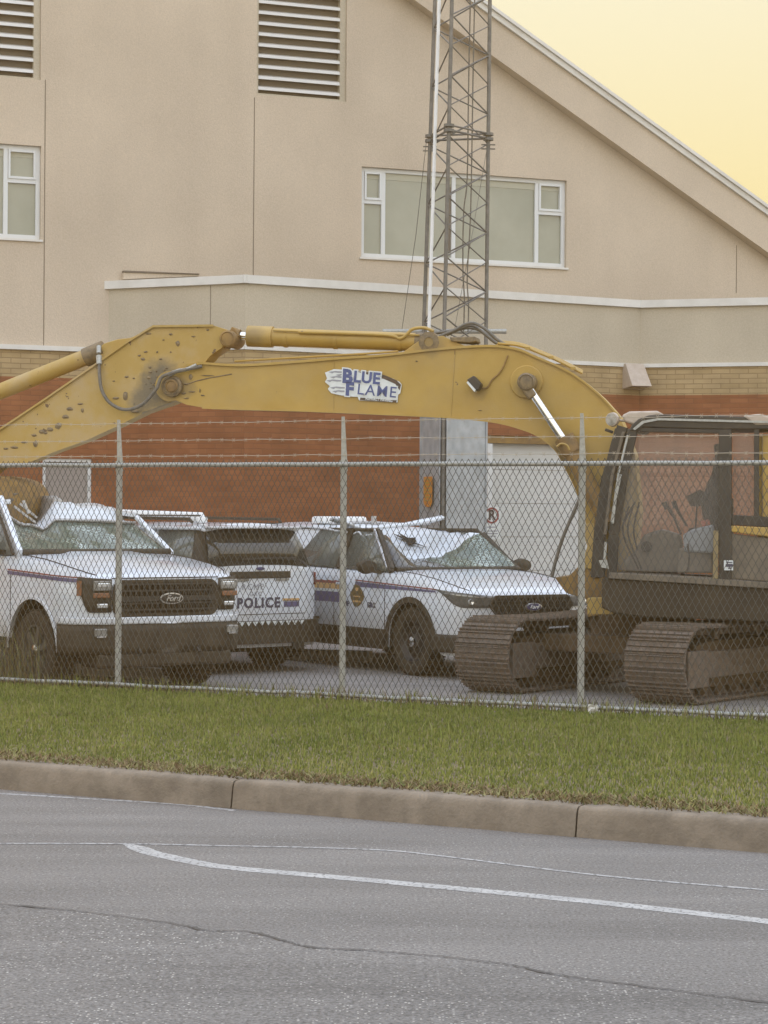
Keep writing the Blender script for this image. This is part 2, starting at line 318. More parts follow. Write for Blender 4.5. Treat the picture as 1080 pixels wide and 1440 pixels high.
# ================================================================== SETTING
KA = on_ground(0, 1110); KB = on_ground(1080, 1200); kd = (KB-KA).normalized(); kn = Vector((-kd.y, kd.x, 0))   # kerb foot line; kn points to the verge
if kn.y < 0: kn = -kn
FA = Vector((-3.81, 21.2, 0)); fdir = Vector((7.03, -3.3, 0)).normalized(); fn = Vector((-fdir.y, fdir.x, 0))
if fn.y < 0: fn = -fn
def kp(t, d=0, z=0): p = KA+kd*t+kn*d; return Vector((p.x, p.y, z))
def fp(t, d=0, z=0): p = FA+fdir*t+fn*d; return Vector((p.x, p.y, z))
YG = .05; GG = .17
MB().add([(-900, -300, -.03), (900, -300, -.03), (900, 1500, -.03), (-900, 1500, -.03)], [(0, 1, 2, 3)]).build('ground', M['land'])['kind'] = 'structure'
MB().add([kp(-60, 0, 0), kp(60, 0, 0), kp(60, -14, 0), kp(-60, -14, 0)], [(0, 1, 2, 3)]).build('road', M['asphalt_far'])['kind'] = 'structure'
crack_px = [(-260, 1250), (-120, 1262), (0, 1273), (100, 1282), (240, 1300), (290, 1310), (350, 1312), (400, 1325), (440, 1334), (540, 1340), (700, 1356), (780, 1372), (950, 1395), (1080, 1412), (1240, 1432), (1400, 1455)]
cr = curve_pts([on_ground(x, y, 0) for x, y in crack_px], 14)
def jag(i, a, s): return nz(i*s, a)
near = [p+Vector((0, jag(i, 3.1, .9)*.03, .004)) for i, p in enumerate(cr)]
MB().grid([near, [p-Vector((0, 8, 0)) for p in near]]).build('road_near_lane', M['asphalt_near'])['kind'] = 'structure'
def ribbon(pts, wf, z):
    a = []; b = []
    for i, p in enumerate(pts):
        d = (pts[min(i+1, len(pts)-1)]-pts[max(i-1, 0)]).normalized(); n = Vector((-d.y, d.x, 0)); w = wf(i/(len(pts)-1), i)/2
        a.append(Vector((p.x, p.y, z))+n*w); b.append(Vector((p.x, p.y, z))-n*w)
    return [a, b]
MB().grid(ribbon(near, lambda t, i: .010+.014*abs(nz(i*.6, 1))+.035*max(0, nz(i*.13, 8)), .008)).build('road_crack', M['crack'])['kind'] = 'structure'
wl = curve_pts([on_ground(x, y) for x, y in [(176, 1186.5), (198, 1194), (215, 1200), (270, 1212), (320, 1220), (430, 1230), (540, 1240), (820, 1267), (1080, 1296), (1400, 1333), (2000, 1400)]], 10)
MB().grid(ribbon(wl, lambda t, i: .05+.065*ss(0, .10, t)+.016*nz(i*.9), .0015)).build('road_line', M['roadpaint'])['kind'] = 'structure'
tl = curve_pts([on_ground(x, y) for x, y in [(-300, 1188), (0, 1186.5), (180, 1187), (330, 1190), (430, 1192), (540, 1196), (620, 1204), (850, 1232), (1080, 1252), (1300, 1270)]], 10)
MB().grid(ribbon(tl, lambda t, i: .035+.012*nz(i*.7, 3), .0022)).build('road_line', M['roadpaintfaint'])['kind'] = 'structure'
tl = curve_pts([on_ground(x, y) for x, y in [(-300, 1100), (0, 1116), (120, 1123), (250, 1131), (330, 1140)]], 8)
MB().grid(ribbon(tl, lambda t, i: .05+.03*nz(i*.7, 3), .0012)).build('road_line', M['roadpaintfaint'])['kind'] = 'structure'
# kerb (joints are real gaps)
prof = [(0, 0), (.010, .06), (.022, .135), (.030, .158), (.042, .172), (.06, .178), (.19, .184), (.195, -.05)]
ts = sorted([(on_ground(324, 1137)-KA).dot(kd), (on_ground(807, 1178)-KA).dot(kd)]); seg = ts[1]-ts[0]
js = [ts[0]+seg*k for k in range(-6, 9)]
kb = MB()
for a, b in zip(js, js[1:]):
    rows = []; n = 14
    for i in range(n+1):
        t = lerp(a+.006, b-.006, i/n); e = .004 if i in (0, n) else 0
        rows.append([kp(t, d+e+.004*nz(t*2, d*9), z-e*(1 if z > .05 else 0)+.004*nz(t*3+5, d*4)*(z > .03)) for d, z in prof])
    kb.grid(rows); kb.add(rows[0], [tuple(range(len(prof)))]); kb.add(rows[-1], [tuple(range(len(prof)))[::-1]])
kb.build('kerb', M['concrete'], smooth=40)['kind'] = 'structure'
MB().add([kp(-60, .2, .15), kp(60, .2, .15), fp(60, .1, GG-.01), fp(-60, .1, GG-.01)], [(0, 1, 2, 3)]).build('grass_verge', M['soil'])['kind'] = 'structure'
MB().grid([[fp(t, .1, GG-.01) for t in (-60, 60)], [fp(t, .3, GG-.04) for t in (-60, 60)], [fp(t, .55, YG) for t in (-60, 60)], [fp(t, 60, YG) for t in (-60, 60)]]).build('yard', M['yard'])['kind'] = 'structure'
# ------------------------------------------------------------------ grass
def blades(n, area, zf, hmin, hmax, wid, name, mats, mw, lean=.5):
    P = area(n); n = len(P)
    h = hmin+(hmax-hmin)*rng.random(n)**1.5
    ang = rng.random(n)*2*pi; ln = lean*rng.random(n)**1.2*h; la = rng.random(n)*2*pi
    w = wid*(.6+.8*rng.random(n)); dx = np.cos(ang)*w/2; dy = np.sin(ang)*w/2
    lx = np.cos(la)*ln; ly = np.sin(la)*ln
    z0 = zf(P); V = np.zeros((n, 5, 3))
    V[:, 0] = np.c_[P[:, 0]-dx, P[:, 1]-dy, z0]; V[:, 1] = np.c_[P[:, 0]+dx, P[:, 1]+dy, z0]
    V[:, 2] = np.c_[P[:, 0]+dx*.8+lx*.35, P[:, 1]+dy*.8+ly*.35, z0+h*.6]; V[:, 3] = np.c_[P[:, 0]-dx*.8+lx*.35, P[:, 1]-dy*.8+ly*.35, z0+h*.6]
    V[:, 4] = np.c_[P[:, 0]+lx, P[:, 1]+ly, z0+h]
    me = bpy.data.meshes.new(name); me.vertices.add(n*5); me.vertices.foreach_set('co', V.reshape(-1))
    base = (np.arange(n)*5)[:, None]; idx = np.concatenate([base+np.array([0, 1, 2, 3]), base+np.array([3, 2, 4])], 1).reshape(-1)
    me.loops.add(n*7); me.loops.foreach_set('vertex_index', idx.astype(np.int32))
    me.polygons.add(n*2); st = np.stack([np.arange(n)*7, np.arange(n)*7+4], 1).reshape(-1)
    me.polygons.foreach_set('loop_start', st.astype(np.int32))
    for m in mats: me.materials.append(m)
    mi = np.repeat(rng.choice(len(mats), n, p=mw), 2); me.polygons.foreach_set('material_index', mi.astype(np.int32))
    me.update(); me.validate()
    o = bpy.data.objects.new(name, me); col.objects.link(o); return o
def gm(name, c, c2):
    m = pm(name, c, c2, 1.1, .75); m.node_tree.nodes['Principled BSDF'].inputs['Specular IOR Level'].default_value = .25; return m
G = [gm('grass_green', (.15, .18, .035), (.215, .235, .055)), gm('grass_dark', (.085, .115, .024), (.13, .155, .036)), gm('grass_pale', (.20, .20, .08), (.27, .25, .11)), gm('grass_dry', (.15, .11, .06), (.22, .165, .095))]
F0 = np.array([FA.x, FA.y]); FD = np.array([fdir.x, fdir.y]); K0 = np.array([KA.x, KA.y]); KD = np.array([kd.x, kd.y]); KN = np.array([kn.x, kn.y]); FN = np.array([fn.x, fn.y])
def strip(n, lo=.24, hi=-.02, only=None):
    x = -5.2+10.2*rng.random(n); P = []
    ky = K0[1]+(x-K0[0])*KD[1]/KD[0]+lo/KN[1]; fy = F0[1]+(x-F0[0])*FD[1]/FD[0]+hi
    if only is None: t = rng.random(n)
    else: t = only(n)
    return np.c_[x, ky+(fy-ky)*t]
def vz(P):
    d = (P-K0)@KN; return .15+.02*np.clip(d/5, 0, 1)-.012
def nfilter(P, thr, s):
    k = np.array([nz(p[0]*s, p[1]*s, 4.4) for p in P]); return P[k > thr]
blades(150000, lambda n: strip(n, .42), vz, .022, .048, .009, 'grass', G[:3], [.55, .3, .15])['kind'] = 'stuff'
blades(6000, lambda n: nfilter(strip(n, .40), .12, 1.4), vz, .05, .11, .008, 'tall_grass', G[:3], [.6, .1, .3])['kind'] = 'stuff'
blades(26000, lambda n: strip(n, .13, only=lambda k: .075*rng.random(k)**1.2), lambda P: vz(P)+.02, .01, .06, .012, 'dry_thatch', [G[3], G[2], G[1]], [.6, .3, .1], lean=1.8)['kind'] = 'stuff'
blades(2600, lambda n: np.stack([F0+FD*t for t in (-2+11*rng.random(n))])+FN*(rng.normal(0, .05, n))[:, None], lambda P: GG-.01+0*P[:, 0], .06, .17, .008, 'fence_line_grass', [G[2], G[3], G[0]], [.4, .25, .35])['kind'] = 'stuff'
blades(9000, lambda n: nfilter(strip(n, .3), .16, .8), vz, .02, .05, .009, 'pale_grass_patches', [G[3], G[2], G[0]], [.35, .45, .2], lean=1.2)['kind'] = 'stuff'
# weeds behind the fence at the left
wc = fp(-.35, .45, .06)
blades(900, lambda n: np.c_[wc.x+rng.normal(0, .42, n), wc.y+rng.normal(0, .16, n)], lambda P: .05+0*P[:, 0], .25, .8, .007, 'dry_weeds', [G[3], G[2]], [.6, .4], lean=.45)['kind'] = 'stuff'
# ================================================================== FENCE
fence = empty('chain_link_fence', loc=(0, 0, 0)); tag(fence, 'long galvanised chain link fence with barbed wire on top, along the grass verge', 'fence')
TOPZ = lambda t: 2.335
def ft(px):      # distance along the fence of an image column at ground level
    r = ray(px, 800); k = (F0[0]-0), 0
    A = np.array([[r[0], -FD[0]], [1.0, -FD[1]]]); s = np.linalg.solve(A, F0); return float(s[1])
posts = [ft(163), ft(479), ft(815)]; posts = [posts[0]-2.45]+posts+[posts[-1]+2.42]
TZ = 2.335; BZ = .215
for t in posts:
    MB().tube([fp(t, .05, .1), fp(t, .05, TZ+.02)], .031, 14).build('post', M['galv'], fence, smooth=40)
    m = MB(); a = fp(t, .05, TZ-.01); b = fp(t, .02, TZ+.44)
    m.prism([a+fdir*-.028, a+fdir*.028, b+fdir*.012, b+fdir*-.012], fn*.022); m.tube([a-Vector((0, 0, .05)), a+Vector((0, 0, .05))], .037, 12)
    m.build('barb_arm', M['galv'], fence, smooth=40)
t0, t1 = posts[0]-.3, posts[-1]+.3
def sag(t, a, k): return a*nz(t*1.3, k)+a*.5*nz(t*5, k+9)
MB().tube([fp(t, .0, TZ+sag(t, .006, 1)) for t in np.linspace(t0, t1, 40)], .0215, 12).build('top_rail', M['galv'], fence, smooth=40)
MB().tube([fp(t, .0, BZ+sag(t, .012, 2)) for t in np.linspace(t0, t1, 40)], .019, 12).build('bottom_rail', M['galv'], fence, smooth=40)
W_, H_ = .0305, .111; m = MB(); nst = int((t1-t0)/W_)
zt_, zb_ = TZ+.045, .135; nseg = int((zt_-zb_)/(H_/2))
for i in range(nst):
    pts = []
    for k in range(nseg+1):
        x = t0+i*W_ + (W_*.5 if (k+i) % 2 else -W_*.5)
        z = zt_-k*H_/2
        dd = -.028+(.003 if (k+i) % 2 else -.003)+.012*nz(x*.8, z*.9)
        pts.append(fp(x+.004*nz(x*2, z*2, 3), dd, z))
    m.tube(pts, .0030, 4, cap=False)
m.build('wire_mesh', M['wire'], fence, norm=False)
for k, dz in enumerate((.40, .235, .085)):
    m = MB(); pts = []
    for t in np.linspace(t0, t1, 150):
        pts.append(fp(t, .02, TZ+dz+sag(t, .008, 5+k)+.002*sin(t*11+k)))
    m.tube(pts, .0028, 4, cap=False)
    for t in np.arange(t0, t1, .13):
        p = fp(t, .02, TZ+dz+sag(t, .008, 5+k)+.002*sin(t*11+k)); m.bar(p+Vector((-.012, 0, -.018)), p+Vector((.012, 0, .018)), .003, .003); m.bar(p+Vector((.012, 0, -.016)), p+Vector((-.012, 0, .016)), .003, .003)
    m.build('barbed_wire', M['barb'], fence, norm=False)
p = fp(ft(831), -.06, .15); m = MB()
rows = [[p+Vector((.028*i+.02*nz(i*1.7, j*1.3), .02*nz(i*.7, j*.8, 2), .024*j+.02*nz(i*1.3, j, 7))) for i in range(4)] for j in range(5)]
m.grid(rows); tag(m.build('paper_scrap', M['bodypaper'], solid=.002), 'crumpled pale scrap of paper caught at the foot of the right fence post', 'litter')
# ================================================================== BUILDING
bld = empty('building', loc=(0, 0, 0)); tag(bld, 'beige stucco building with steep gable, tan and red brick base and garage door', 'building')
def md(px, y=0): return 33.6/(1-1.3e-4*(px-540))
MP0 = Vector(((-540)/FP*md(0), md(0), 0)); MP1 = Vector((540/FP*md(1080), md(1080), 0)); mdir = (MP1-MP0).normalized(); mn = Vector((-mdir.y, mdir.x, 0))
if mn.y > 0: mn = -mn         # outward normal (to the camera)
def hit(P0, d, px, py, off=0, n=None):        # sight line meets vertical plane through P0 along d
    n = n or Vector((-d.y, d.x, 0)); r = Vector(ray(px, py)); o = Vector((0, 0, EYE)); q = P0+n*off
    t = (q-o).dot(n)/r.dot(n); p = o+r*t; s = (p-q).dot(d); return s, p.z
def mw(s, z, off=0): p = MP0+mdir*s+mn*off; return Vector((p.x, p.y, z))
def mh(px, py, off=0): return hit(MP0+mn*off, mdir, px, py, 0, mn)
def wall_with_holes(name, mk, mat, parent, s0, s1, z0, z1, holes, depth=.12, uv=False, top=None):
    # rectangular wall with rectangular openings, reveals included; mk(s, z, off) -> point
    xs = sorted({s0, s1, *[h[0] for h in holes], *[h[1] for h in holes]}); zs = sorted({z0, z1, *[h[2] for h in holes], *[h[3] for h in holes]})
    m = MB(); uvs = []
    def quad(a, b, c, d): m.add([mk(*p) for p in (a, b, c, d)], [(0, 1, 2, 3)]); uvs.extend([(p[0], p[1]) for p in (a, b, c, d)])
    for i in range(len(xs)-1):
        for j in range(len(zs)-1):
            cx, cz = (xs[i]+xs[i+1])/2, (zs[j]+zs[j+1])/2
            if any(h[0] < cx < h[1] and h[2] < cz < h[3] for h in holes): continue
            quad((xs[i], zs[j], 0), (xs[i+1], zs[j], 0), (xs[i+1], zs[j+1], 0), (xs[i], zs[j+1], 0))
    for a, b, c, d in holes:
        quad((a, c, 0), (b, c, 0), (b, c, -depth), (a, c, -depth)); quad((a, d, 0), (b, d, 0), (b, d, -depth), (a, d, -depth))
        quad((a, c, 0), (a, d, 0), (a, d, -depth), (a, c, -depth)); quad((b, c, 0), (b, d, 0), (b, d, -depth), (b, c, -depth))
    if top: # extra polygon
        m.add([mk(*p) for p in top], [tuple(range(len(top)))]); uvs.extend([(p[0], p[1]) for p in top])
    o = m.build(name, mat, parent, norm=False)
    if uv:
        l = o.data.uv_layers.new(name='UVMap'); l.data.foreach_set('uv', [c for u in uvs for c in u])
    return o
# key heights
PAR = 5.33; FL = 4.28; TAN = 3.80
sLV0, zLV0 = mh(0, 108); sLV1, _ = mh(57, 108); sBV0, zBV0 = mh(361, 133); sBV1, zBV1 = mh(487, 140)
sLW1, zLW0 = mh(57, 337); _, zLW1 = mh(50, 205)
sW0, zW0 = mh(508, 361); sW1, zW1 = mh(797, 254)
ztop_wall = 13.0
sR, zR = mh(600, 0)
eaveA = mh(590, 5, .22); eaveB = mh(1080, 355, .22)
slope = (eaveB[1]-eaveA[1])/(eaveB[0]-eaveA[0])
def eave_z(s): return eaveA[1]+slope*(s-eaveA[0])
holes = [(-4, sLV1, zLV0, zLV0+3.2), (sBV0, sBV1, zBV0, zBV0+3.0), (-4.0, sLW1, zLW0, zLW1), (sW0, sW1, zW0, zW1)]
sE = eaveA[0]-1.0          # left of here the wall goes to its full height
zbase = zW1+.06
# upper wall: full block below zbase, polygon above, left block high
ap = eave_z(sE)+.2
right_end = (-.05-(eaveA[1]-4.4))/slope+eaveA[0]
s_end = eaveA[0]+(4.2-eaveA[1])/slope
wall_with_holes('wall', mw, M['stucco'], bld, -14, sE, FL, ap, holes[:3], .14)
# gable part right of sE
xs = [sE, sW0, sW1, s_end]; m = MB()
def q(a): m.add([mw(*p) for p in a], [tuple(range(len(a)))])
q([(sE, FL, 0), (sW0, FL, 0), (sW0, eave_z(sW0)+.2, 0), (sE, ap, 0)])
q([(sW0, FL, 0), (sW1, FL, 0), (sW1, zW0, 0), (sW0, zW0, 0)])
q([(sW0, zW1, 0), (sW1, zW1, 0), (sW1, eave_z(sW1)+.2, 0), (sW0, eave_z(sW0)+.2, 0)])
q([(sW1, FL, 0), (s_end, FL, 0), (s_end, eave_z(s_end)+.2, 0), (sW1, eave_z(sW1)+.2, 0)])
for a, b in (((sW0, zW0), (sW1, zW0)), ((sW0, zW1), (sW1, zW1)), ((sW0, zW0), (sW0, zW1)), ((sW1, zW0), (sW1, zW1))):
    q([(a[0], a[1], 0), (b[0], b[1], 0), (b[0], b[1], -.14), (a[0], a[1], -.14)])
m.build('wall', M['stucco'], bld, norm=False)
# control joints
for px, y0, y1 in ((64, 112, 490), (358, 137, 392), (1036, 345, 412)):
    s, z1 = mh(px, y0, .006); _, z0 = mh(px, y1, .006); m = MB(); m.prism([mw(s-.006, z0, .0), mw(s+.006, z0, .0), mw(s+.006, z1, .0), mw(s-.006, z1, .0)], mn*.003); m.build('control_joint', M['groove'], bld)
# rake: stucco clad band, white flashing, roof slab
r_dir = (mw(1, slope, 0)-mw(0, 0, 0)).normalized(); s_hi = eaveA[0]-9; s_lo = s_end+1.5
def rk(s, dz, off): return mw(s, eave_z(s)+dz, off)
BW = .60
MB().prism([rk(s_hi, 0, 0), rk(s_lo, 0, 0), rk(s_lo, BW, 0), rk(s_hi, BW, 0)], mn*.22).build('rake_fascia', M['stucco'], bld, norm=True)
m = MB(); m.prism([rk(s_hi, BW+.002, -.05), rk(s_lo, BW+.002, -.05), rk(s_lo, BW+.10, -.05), rk(s_hi, BW+.10, -.05)], mn*.32)
m.prism([rk(s_hi, BW+.103, -.05), rk(s_lo, BW+.103, -.05), rk(s_lo, BW+.16, -.05), rk(s_hi, BW+.16, -.05)], mn*.36); m.build('roof_flashing', M['trim'], bld)
MB().prism([rk(s_hi, BW-.3, -.06), rk(s_lo, BW-.3, -.06), rk(s_lo, BW+.12, -.06), rk(s_hi, BW+.12, -.06)], -mn*14).build('roof', M['louvback'], bld)
# wall body depth (side and back)
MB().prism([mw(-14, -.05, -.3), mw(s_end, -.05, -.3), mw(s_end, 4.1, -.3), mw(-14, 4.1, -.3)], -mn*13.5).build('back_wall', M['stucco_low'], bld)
# lower projecting part: plan corners
c0 = at(150, 398, 32.0); c1 = at(345, 388, 31.0); c2 = at(900, 420, 34.3); c3 = at(1080, 415, 33.7); c3 = c2+(c3-c2)*2.4
cm = mw(-14, 0, 0); cs0 = Vector((c0.x, c0.y, 0))
plan = [Vector((c.x, c.y, 0)) for c in (c0, c1, c2, c3)]
def pk(i, extra=0):
    a, b = plan[i], plan[i+1]; d = (b-a).normalized(); n = Vector((d.y, -d.x, 0)); L_ = (b-a).length
    return (lambda s, z, off=0: (lambda p: Vector((p.x, p.y, z)))(a+d*s+n*off)), L_, d, n, a
gd_l = gd_r = None
for i in range(3):
    mk, L_, d, n, a = pk(i)
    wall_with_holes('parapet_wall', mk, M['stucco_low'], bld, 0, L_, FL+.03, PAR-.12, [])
    hl = []
    if i == 1:
        g0, gz = hit(a, d, 686, 604); g1, _ = hit(a, d, 872, 604); hl = [(g0, g1, -.05, 3.1)]
        gd = (mk, g0, g1, d, n)
    wall_with_holes('tan_brick_band', mk, M['tanbrick'], bld, 0, L_, TAN, FL-.03, [], uv=True)
    wall_with_holes('red_brick_wall', mk, M['redbrick'], bld, 0, L_, -.05, TAN, hl, .25, uv=True)
    e = .05
    m = MB(); m.prism([mk(-e, PAR-.12, -.25), mk(L_+(e if i < 1 else 0), PAR-.12, -.25), mk(L_+(e if i < 1 else 0), PAR, -.25), mk(-e, PAR, -.25)], n*(.30)); m.build('parapet_cap', M['trim'], bld)
    m = MB(); m.prism([mk(-.02, FL-.03, -.05), mk(L_, FL-.03, -.05), mk(L_, FL+.03, -.05), mk(-.02, FL+.03, -.05)], n*.08); m.build('flashing', M['trim'], bld)
# flat roof behind the parapet
MB().add([plan[0]+Vector((0, 0, PAR-.15)), plan[1]+Vector((0, 0, PAR-.15)), plan[2]+Vector((0, 0, PAR-.15)), plan[3]+Vector((0, 0, PAR-.15)), mw(s_end, PAR-.15, -.2), mw(0, PAR-.15, -.2)], [(0, 1, 2, 3, 4, 5)]).build('flat_roof', M['louvback'], bld)
# upstand slit above the left part
s0_, z0_ = mh(172, 384, .02); s1_, z1_ = mh(278, 387, .02)
MB().prism([mw(s0_, z0_-.10, 0), mw(s1_, z1_-.02, 0), mw(s1_, z1_, 0), mw(s0_, z0_, 0)], mn*.1).build('roof_upstand', M['stucco'], bld)
MB().prism([mw(s0_, z0_+.003, 0), mw(s1_, z1_+.003, 0), mw(s1_, z1_+.015, 0), mw(s0_, z0_+.03, 0)], mn*.12).build('upstand_flashing', M['groove'], bld)
m = MB()
mk0, L0, d0, n0, a0 = pk(0)
s, _ = hit(a0, d0, 296, 440); m.prism([mk0(s-.005, FL+.04), mk0(s+.005, FL+.04), mk0(s+.005, PAR-.13), mk0(s-.005, PAR-.13)], n0*.003); m.build('control_joint', M['groove'], bld)
# main wall, left of the projecting part: brick below
sL = hit(MP0, mdir, 150, 450, 0, mn)[0]+.05
hd = [(mh(60, 645)[0], mh(129, 645)[0], -.05, mh(100, 645)[1])]
wall_with_holes('tan_brick_band', mw, M['tanbrick'], bld, -14, sL+2, TAN+.06, FL, [], uv=True)
wall_with_holes('red_brick_wall', mw, M['redbrick'], bld, -14, sL+2, -.05, TAN+.06, hd, .2, uv=True)
MB().prism([mw(-14, FL-.02, 0), mw(sL+1, FL-.02, 0), mw(sL+1, FL+.05, 0), mw(-14, FL+.05, 0)], mn*.05).build('flashing', M['trim'], bld)
a, b, c, d = hd[0]; dr = MB().prism([mw(a, c, -.12), mw(b, c, -.12), mw(b, d, -.12), mw(a, d, -.12)], mn*.03).build('door', M['door2'], bld)
m = MB(); 
for x0, x1, z0, z1 in ((a, a+.05, c, d), (b-.05, b, c, d), (a+.05, b-.05, d-.05, d)): m.prism([mw(x0, z0, -.088), mw(x1, z0, -.088), mw(x1, z1, -.088), mw(x0, z1, -.088)], mn*.06)
m.build('door_frame', M['frame'], dr)
# garage door
mk, g0, g1, gdd, gn = gd
gdoor = MB(); 
for k in range(6):
    z0 = -.05+k*.525; gdoor.prism([mk(g0, z0+.004, -.2), mk(g1, z0+.004, -.2), mk(g1, z0+.521, -.2), mk(g0, z0+.521, -.2)], gn*.05)
    for j in range(1, 8):
        zz = z0+.004+j*.065; gdoor.prism([mk(g0, zz, -.152), mk(g1, zz, -.152), mk(g1, zz+.006, -.152), mk(g0, zz+.006, -.152)], gn*.006)
gdo = gdoor.build('garage_door', M['door'], bld)
m = MB(); m.prism([mk(g0+.003, 2.98, -.14), mk(g1-.003, 2.98, -.14), mk(g1-.003, 3.095, -.14), mk(g0+.003, 3.095, -.14)], gn*.12); m.build('lintel_shade', M['dirtyel'], gdo)  # brown strip standing in for the shadow at the door head
m = MB(); m.prism([mk(g0+.003, -.04, -.14), mk(g0+.10, -.04, -.14), mk(g0+.10, 2.97, -.14), mk(g0+.003, 2.97, -.14)], gn*.12); m.build('door_jamb', M['frame'], gdo); m = MB(); m.prism([mk(g1-.1, -.04, -.14), mk(g1-.003, -.04, -.14), mk(g1-.003, 2.97, -.14), mk(g1-.1, 2.97, -.14)], gn*.12); m.build('door_jamb', M['frame'], gdo)
# windows
def window(s0, s1, z0, z1, muls, splits, parent):
    f = MB(); w = .065
    def rect(a, b, c, d, o=-.12, t=.06): f.prism([mw(a, c, o), mw(b, c, o), mw(b, d, o), mw(a, d, o)], mn*t)
    rect(s0+.002, s1-.002, z0+.002, z0+w); rect(s0+.002, s1-.002, z1-w, z1-.002)
    rect(s0+.002, s0+w, z0+w+.001, z1-w-.001); rect(s1-w, s1-.002, z0+w+.001, z1-w-.001)
    for x in muls: rect(x-w/2, x+w/2, z0+w+.001, z1-w-.001)
    edges = [s0+w]+list(muls)+[s1-w]
    zs = lerp(z0, z1, .62)
    for k in splits:
        a, b = edges[k]+(w/2 if k > 0 else 0), edges[k+1]-(w/2 if k+1 < len(edges)-1 else 0)
        rect(a+.001, b-.001, zs-.03, zs+.03); ii = .035
        rect(a+.004, a+ii, zs+.031, z1-w-.002, -.12, .075); rect(b-ii, b-.004, zs+.031, z1-w-.002, -.12, .075); rect(a+ii+.001, b-ii-.001, z1-w-ii, z1-w-.002, -.12, .075); rect(a+ii+.001, b-ii-.001, zs+.031, zs+.03+ii, -.12, .075)
    fo = f.build('window', M['frame'], parent)
    MB().add([mw(s0, z0, -.10), mw(s1, z0, -.10), mw(s1, z1, -.10), mw(s0, z1, -.10)], [(0, 1, 2, 3)]).build('pane', M['pane'], fo)
    MB().prism([mw(s0-.03, z0-.035, 0), mw(s1+.03, z0-.035, 0), mw(s1+.03, z0-.003, 0), mw(s0-.03, z0-.003, 0)], mn*.03).build('sill', M['trim'], fo)
    m = MB(); m.prism([mw(s0+w+.01, z1-.17, -.099), mw(s1-w-.01, z1-.17, -.099), mw(s1-w-.01, z1-w, -.099), mw(s0+w+.01, z1-w, -.099)], mn*.006); m.build('blind', M['blind'], fo)
    return fo
window(sW0, sW1, zW0, zW1, [mh(541, 300)[0], mh(640, 300)[0], mh(757, 300)[0]], [0, 3], bld)
window(-3.8, sLW1, zLW0, zLW1, [mh(9, 270)[0]], [1], bld)
_s, _z = mh(634, 262); _s2, _z2 = mh(638.5, 352)
MB().prism([mw(_s, _z2, -.098), mw(_s2, _z2, -.098), mw(_s2, _z, -.098), mw(_s, _z, -.098)], mn*.006).build('curtain_edge', M['louvback'], bld)
# vents
def vent(s0, s1, z0, z1, parent, first, step):
    f = MB(); w = .07
    def rect(a, b, c, d, o, t): f.prism([mw(a, c, o), mw(b, c, o), mw(b, d, o), mw(a, d, o)], mn*t)
    rect(s0+.002, s1-.002, z0+.002, z0+.03, -.13, .11); rect(s0+.002, s0+.03, z0+.031, z1, -.13, .11); rect(s1-.10, s1-.002, z0+.031, z1, -.13, .10)
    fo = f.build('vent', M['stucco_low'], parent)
    MB().add([mw(s0, z0, -.135), mw(s1, z0, -.135), mw(s1, z1, -.135), mw(s0, z1, -.135)], [(0, 1, 2, 3)]).build('vent_back', M['louvback'], fo)
    z = z0+first
    while z < z1:
        m = MB(); m.add([mw(s0+.03, z, -.035), mw(s1-.10, z, -.035), mw(s1-.10, z+.045, -.045), mw(s0+.03, z+.045, -.045), mw(s0+.03, z+.078, -.125), mw(s1-.10, z+.078, -.125)], [(0, 1, 2, 3), (3, 2, 5, 4)])
        m.build('slat', M['slat'], fo, solid=.006); z += step
vent(sBV0, sBV1, zBV0, zBV0+1.9, bld, .085, .167)
vent(-3.5, sLV1, zLV0, zLV0+1.7, bld, .10, .167)
# wedge wall light at the corner
wlp = plan[2]; e1 = hit(plan[1], (plan[2]-plan[1]).normalized(), 873, 530)
mk1, L1, d1, n1, a1 = pk(1); s_a = hit(a1, d1, 873, 530)[0]
mid = a1+d1*(s_a+.21); n2 = Vector((.25, -1, 0)).normalized(); r2 = Vector((-n2.y, n2.x, 0)); 
wlo = empty('wall_light', loc=(mid.x, mid.y, 0)); tag(wlo, 'pinkish wedge shaped wall light under the white flashing where the two walls meet', 'wall light')
def wp(x, y, z): p = r2*x+n2*y; return (p.x, p.y, z)
m = MB(); hw = .20
m.add([wp(-hw, -.12, FL+.02), wp(hw*.85, -.12, FL+.02), wp(hw, -.12, FL-.40), wp(-hw, -.12, FL-.40), wp(-hw*.75, .12, FL+.02), wp(hw*.8, .12, FL+.02), wp(hw*1.05, .36, FL-.35), wp(-hw*.6, .36, FL-.35)],
      [(0, 1, 5, 4), (4, 5, 6, 7), (0, 4, 7, 3), (1, 2, 6, 5), (3, 7, 6, 2)])
m.build('housing', M['cream'], wlo, bevel=.006)
MB().add([wp(-hw*.55, .30, FL-.36), wp(hw*.9, .30, FL-.36), wp(hw*.9, -.05, FL-.39), wp(-hw*.8, -.05, FL-.39)], [(0, 1, 2, 3)]).build('lens', M['pane'], wlo)
